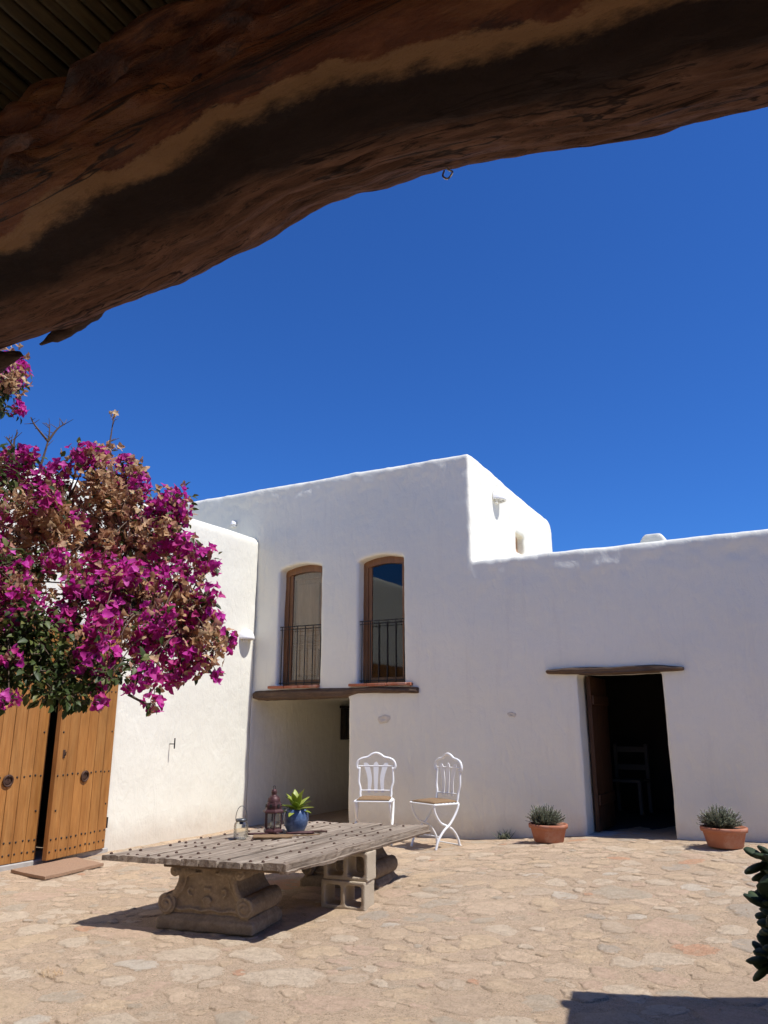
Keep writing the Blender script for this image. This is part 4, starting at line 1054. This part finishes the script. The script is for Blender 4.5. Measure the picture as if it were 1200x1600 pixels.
FT = [(-2.723,2.273,2.550,0.082),(-2.780,2.403,2.550,0.079),(-2.741,2.311,2.465,0.077),(-2.622,2.326,2.431,0.064),(-2.620,2.371,2.605,0.041),(-2.931,2.375,2.760,0.031),(-2.899,2.456,2.769,0.038),(-2.757,2.079,2.378,0.051),(-2.868,2.170,2.363,0.053),(-2.758,2.106,2.274,0.046),(-2.846,1.991,2.379,0.057),(-2.704,2.121,2.261,0.051),(-2.891,2.034,2.234,0.047),(-2.784,2.084,2.086,0.040),(-2.662,1.877,2.005,0.032),(-2.706,2.128,2.135,0.045),(-2.547,2.192,2.228,0.033),(-2.557,2.261,2.045,0.051),(-2.411,2.275,2.026,0.044),(-2.525,2.290,1.970,0.051),(-2.471,2.367,1.956,0.051),(-2.392,2.205,1.839,0.043),(-2.392,2.377,1.856,0.044),(-2.288,2.338,1.959,0.049),(-2.212,2.349,1.973,0.048),(-2.238,2.437,1.911,0.049),(-2.074,2.343,1.818,0.044),(-2.069,2.349,1.756,0.039),(-2.183,2.359,1.816,0.042),(-2.467,2.050,1.715,0.037),(-2.474,2.346,2.292,0.056),(-2.417,2.381,2.313,0.039),(-2.367,2.546,2.124,0.037),(-3.050,1.997,2.992,0.054),(-3.205,2.042,3.128,0.078),(-3.072,1.975,2.406,0.090)]
FG = [(-2.626,1.949,1.870,0.092),(-2.626,1.909,1.797,0.096),(-2.575,1.974,1.774,0.096),(-2.620,1.881,1.693,0.090),(-2.550,1.938,1.677,0.090),(-2.480,1.986,1.653,0.084),(-2.441,2.048,1.646,0.074),(-2.578,2.115,1.768,0.066),(-2.461,1.929,1.592,0.052),(-2.399,1.969,1.584,0.044),(-2.407,2.050,1.570,0.031),(-2.319,2.058,1.652,0.051),(-2.788,1.915,2.095,0.061),(-3.118,2.076,2.545,0.043),(-2.590,2.113,1.951,0.055),(-2.370,2.154,1.701,0.048),(-2.226,2.111,1.685,0.040),(-2.757,2.015,2.119,0.051),(-3.133,2.023,2.987,0.043),(-3.014,1.959,2.836,0.024),(-2.717,1.825,1.777,0.135),(-2.644,1.794,1.648,0.105),(-3.002,1.890,2.516,0.117),(-3.184,1.963,3.008,0.108)]
FD = [(-2.942,2.271,2.418,0.153),(-2.819,2.367,2.252,0.127),(-2.679,2.425,2.269,0.149),(-2.644,2.548,2.236,0.115),(-3.017,2.208,2.327,0.139),(-2.433,2.333,1.930,0.100),(-2.329,2.427,1.906,0.100),(-2.823,2.495,2.456,0.130),(-3.002,2.144,2.116,0.122),(-2.298,2.444,1.810,0.094),(-3.077,1.961,2.241,0.181),(-2.949,1.920,1.933,0.174)]
bv = empty('bougainvillea', (-3.35, 1.75, 0), 0, 'magenta bougainvillea with dried tan bracts hanging in at the left', 'bougainvillea')
O = Vector(bv.location); br = random.Random(21)
def V4(L): return [(Vector(c[:3]), c[3]*1.22) for c in L]
FM, FT, FG, FD = V4(FM), V4(FT), V4(FG), V4(FD)
CLV = FM + FT + FG + FD
def rdir(q):
    while True:
        d = Vector((q.uniform(-1, 1), q.uniform(-1, 1), q.uniform(-1, 1)))
        if .05 < d.length < 1: return d.normalized()
# wood: trunk and limbs to every clump
tw = MB()
trunk = catmull([(-3.45, 1.72, -.05), (-3.42, 1.78, .6), (-3.36, 1.76, 1.2), (-3.22, 1.8, 1.7), (-3.05, 1.84, 2.0)], 6)
tb = MB(); tb.tube([p-O for p in trunk], [.055-.03*i/(len(trunk)-1) for i in range(len(trunk))], 9); tb.build('trunk', M['twig'], bv, True)
for i, (c, r) in enumerate(CLV):
    s = FD[br.randrange(len(FD))][0] if br.random() < .7 else trunk[br.randrange(len(trunk)//2, len(trunk))]
    hub = min(FD, key=lambda h: (h[0]-c).length)[0]
    s = hub if (hub-c).length > .01 else trunk[-1]
    if c.z > 2.78: s = Vector((-3.45, 1.7, c.z-.12))
    mid = s.lerp(c, .55) + Vector((0, 0, .10)) + rdir(br)*.05
    P = catmull([s, mid, c], 6); tw.tube([p-O for p in P], [.0042-.0026*k/(len(P)-1) for k in range(len(P))], 5, False)
    for k in range(int((40 if i >= len(FM+FT+FG) else 12)*r/.08)):
        d = rdir(br); e = c + d*r*br.uniform(.7, 1.12); m_ = c.lerp(e, .5) + rdir(br)*.02
        tw.tube([c-O+d*r*.05, m_-O, e-O], [.0026, .002, .0012], 4, False)
# bare twigs that stick out above and below
bare = [[(-2.749,2.325,2.657),(-2.748,2.327,2.752),(-2.744,2.331,2.881)], [(-2.923,2.101,2.559),(-2.910,2.120,2.715),(-2.910,2.120,2.792)], [(-2.910,2.120,2.715),(-2.945,2.071,2.781),(-2.958,2.052,2.817)],
        [(-2.910,2.120,2.715),(-2.889,2.147,2.782),(-2.871,2.171,2.811)], [(-2.981,2.018,2.588),(-2.988,2.009,2.692),(-2.982,2.017,2.738)], [(-2.986,2.011,2.662),(-3.006,1.981,2.709)], [(-2.845,2.206,2.592),(-2.848,2.202,2.662)],
        [(-2.280,2.130,1.592),(-2.239,2.173,1.562),(-2.214,2.198,1.558)], [(-2.243,2.502,1.694),(-2.197,2.542,1.690)], [(-3.028,1.948,2.830),(-3.007,1.980,2.831)]]
for k, P in enumerate(bare):
    P2 = catmull(P, 5); tw.tube([p-O for p in P2], [.006-.004*i/(len(P2)-1) for i in range(len(P2))], 5, False)
    if k < 7:
        for _ in range(7):
            p = P2[br.randrange(len(P2)//3, len(P2))]; d = rdir(br); d.z = abs(d.z); tw.tube([p-O, p-O+d*br.uniform(.02, .05)], [.002, .001], 4, False)
tw.build('branches', M['twig'], bv)
# leaves
def leafgeo(p, d, n_, L, w, fold):
    s = d.cross(n_).normalized(); n_ = s.cross(d).normalized()
    return [p, p+d*L*.35+s*w+n_*fold, p+d*L*.75+s*w*.65+n_*fold*.6-n_*L*.08, p+d*L-n_*L*.2, p+d*L*.75-s*w*.65+n_*fold*.6-n_*L*.08, p+d*L*.35-s*w+n_*fold, p+d*L*.5-n_*L*.02], [(0,1,6),(1,2,6),(2,3,6),(3,4,6),(4,5,6),(5,0,6)]
ml = MB(); tl = []
def add_leaf(c, r, lo=.2, sc=1.0):
    d = rdir(br); p = c + d*r*br.uniform(lo, 1.1)
    dd = (d + rdir(br)*.8 + Vector((0, 0, -.35))).normalized(); nn = (rdir(br)*.7 + Vector((.3, .1, 1))).normalized()
    L = sc*br.uniform(.024, .046); v, f = leafgeo(p-O, dd, nn, L, L*.30, L*.10); ml.add(v, f); tl.extend([br.random()]*6)
for c, r in FG:
    for _ in range(int(95*(r/.09)**2)+6): add_leaf(c, r)
for c, r in FM:
    for _ in range(int(16*(r/.06)**2)): add_leaf(c, r*1.1, .2, .85)
for c, r in FT + FD:
    for _ in range(int(5*(r/.06)**2)): add_leaf(c, r*1.1, .2, .85)
o = ml.build('foliage', M['leaf'], bv, True); set_tint(o.data, tl); tag(o, kind='stuff')
# flower heads: three bracts each, some in clusters
def flower(q, s=1.0, droop=0):
    v, f = [Vector((0, 0, 0))], []; a0 = q.uniform(0, 6.28)
    for k in range(3):
        a = a0+k*2*PI/3+q.uniform(-.25, .25); d = Vector((math.cos(a)*.75, math.sin(a)*.75, q.uniform(.35, .9)-droop)).normalized(); n_ = Vector((-d.x*.6, -d.y*.6, 1)).normalized()
        L = s*q.uniform(.018, .026); vv_, ff_ = leafgeo(Vector((0, 0, 0)), d, n_, L, L*.42, L*.14); o = len(v)-1; v += vv_[1:]; f += [tuple(0 if i == 0 else i+o for i in t) for t in ff_]
    return v, f
def head(q, nf, sc=1.0):
    v, f = [], []
    for _ in range(nf):
        a, b = flower(q, sc); Mx = Matrix.Translation(rdir(q)*.018*(nf > 1)) @ rdir(q).to_track_quat('Z', 'Y').to_matrix().to_4x4(); o = len(v)
        v += [Mx @ p for p in a]; f += [tuple(i+o for i in t) for t in b]
    return v, f
heads = []
for k in range(10):
    v, f = flower(br, 1.3); me = bpy.data.meshes.new('flower'); me.from_pydata([tuple(p) for p in v], [], f)
    set_tint(me, [br.random()*.25]*len(f)); me.polygons.foreach_set('use_smooth', [True]*len(f)); me.materials.append(M['bract']); heads.append(me)
camv = Vector((0, 0, 1.488)); fl = []
for c, r in FM:
    for _ in range(int(36*(r/.06)**2)+5):
        d = rdir(br); p = c + d*r*br.uniform(.45, 1.08); fl.append((d.dot((camv-p).normalized())*.5 + br.random()*.5, p, d))
fl.sort(key=lambda t: -t[0])
for i, (s, p, d) in enumerate(fl[:300]):
    o = bpy.data.objects.new('flower', heads[i % 10]); COL.objects.link(o); o.parent = bv; o.location = p-O
    o.rotation_euler = (d + rdir(br)*.5).to_track_quat('Z', 'Y').to_euler(); o.scale = (br.uniform(.75, 1.15),)*3
mf = MB(); tf = []
for (s, p, d) in fl[300:]:
    v, f = flower(br, br.uniform(.9, 1.3)); Mx = Matrix.Translation(p-O) @ (d + rdir(br)*.6).to_track_quat('Z', 'Y').to_matrix().to_4x4()
    mf.add([Mx @ x for x in v], f); t0 = br.random(); tf += [t0]*len(f)
o = mf.build('flowers', M['bract'], bv, True); set_tint(o.data, tf); tag(o, kind='stuff')
md = MB(); td = []
def add_dry(c, r, t0):
    d = rdir(br); p = c + d*r*br.uniform(.3, 1.12)
    v, f = flower(br, br.uniform(.75, 1.15), .25); Mx = Matrix.Translation(p-O) @ (d*.5 + rdir(br) + Vector((0, 0, -.4))).to_track_quat('Z', 'Y').to_matrix().to_4x4()
    md.add([Mx @ x for x in v], f); td.extend([t0]*len(f))
for c, r in FT:
    for _ in range(int(40*(r/.06)**2)+5): add_dry(c, r*1.15, br.choice((br.uniform(0, .45), br.uniform(.65, 1))))
for c, r in FM:
    for _ in range(int(15*(r/.06)**2)): add_dry(c, r*1.25, br.random())
for c, r in FD:
    for _ in range(int(26*(r/.06)**2)): add_dry(c, r, br.uniform(.48, .62) if br.random() < .7 else br.random())
for p in (Vector((-2.748, 2.333, 2.893)), Vector((-2.738, 2.340, 2.886))):
    for _ in range(3):
        v, f = flower(br, .9, .2); Mx = Matrix.Translation(p-O+rdir(br)*.012) @ rdir(br).to_track_quat('Z', 'Y').to_matrix().to_4x4(); md.add([Mx @ x for x in v], f); td += [.8]*len(f)
o = md.build('dried_flowers', M['dry'], bv, True); set_tint(o.data, td); tag(o, kind='stuff')

# ------------------------------------------------------------------ dark jade plant at the right edge, in the porch shade
jp = empty('jade_plant', (.07, 2.0, 0), 0, 'dark round-leaved succulent in shade cut off by the right edge', 'potted plant')
MB().lathe([(.0005, 0), (.13, 0), (.15, .02), (.20, .42), (.215, .44), (.215, .49), (.20, .49), (.19, .45), (.0005, .44)], n=32).build('pot', M['terra'], jp, True)
MB().lathe([(.19, .45), (.0005, .46)], n=16).build('soil', M['soil'], jp)
q = random.Random(6); st = MB(); jl = []
for k in range(34):
    az = q.uniform(0, 2*PI); rr = q.uniform(.02, .11); top = Vector((-.175+rr*math.cos(az), rr*math.sin(az), q.uniform(1.02, 1.25) - rr*.35))
    st.tube(catmull([(rr*.2*math.cos(az), rr*.2*math.sin(az), .45), (top.x*.6, top.y*.6, .45+(top.z-.45)*.55), top], 4), .008, 6, False)
    for j in range(7):
        d = (rdir(q) + Vector((math.cos(az)*.7, math.sin(az)*.7, .35))).normalized(); jl.append((top + rdir(q)*.015, d, q.uniform(.040, .056)))
    for j in range(3):
        d = (rdir(q) + Vector((math.cos(az), math.sin(az), .1))).normalized(); jl.append((top - Vector((0, 0, q.uniform(.02, .06))), d, q.uniform(.035, .05)))
st.build('stems', M['twig'], jp, True)
jme = []
for k in range(4):
    v = []; f = []; n, m = 8, 6
    for i in range(m+1):
        e = -PI/2+PI*i/m
        for a in range(n):
            t = 2*PI*a/n; v.append((.5+.5*math.sin(e) if False else .5-.5*math.cos(PI*i/m), .52*math.sin(PI*(i/m)**1.25)**.7*math.cos(t), .17*math.sin(PI*i/m)*math.sin(t) + .06*(i/m)**2))
    for i in range(m):
        for a in range(n): f.append((i*n+a, i*n+(a+1) % n, (i+1)*n+(a+1) % n, (i+1)*n+a))
    me = bpy.data.meshes.new('jade_leaf'); me.from_pydata(v, [], f); me.polygons.foreach_set('use_smooth', [True]*len(f)); set_tint(me, [k*.1]*len(f)); me.materials.append(M['jade']); jme.append(me)
for i, (p, d, L) in enumerate(jl[:300]):
    o = bpy.data.objects.new('leaf', jme[i % 4]); COL.objects.link(o); o.parent = jp; o.location = p; o.rotation_euler = d.to_track_quat('X', 'Z').to_euler(); o.scale = (L, L, L)
mb = MB()
for (p, d, L) in jl[300:]:
    Mx = Matrix.Translation(p) @ d.to_track_quat('X', 'Z').to_matrix().to_4x4() @ Matrix.Scale(L, 4); mb.add([Mx @ v.co for v in jme[0].vertices], [tuple(f.vertices) for f in jme[0].polygons])
if mb.v: o = mb.build('leaves', M['jade'], jp, True); set_tint(o.data, [.4]*len(o.data.polygons)); tag(o, kind='stuff')
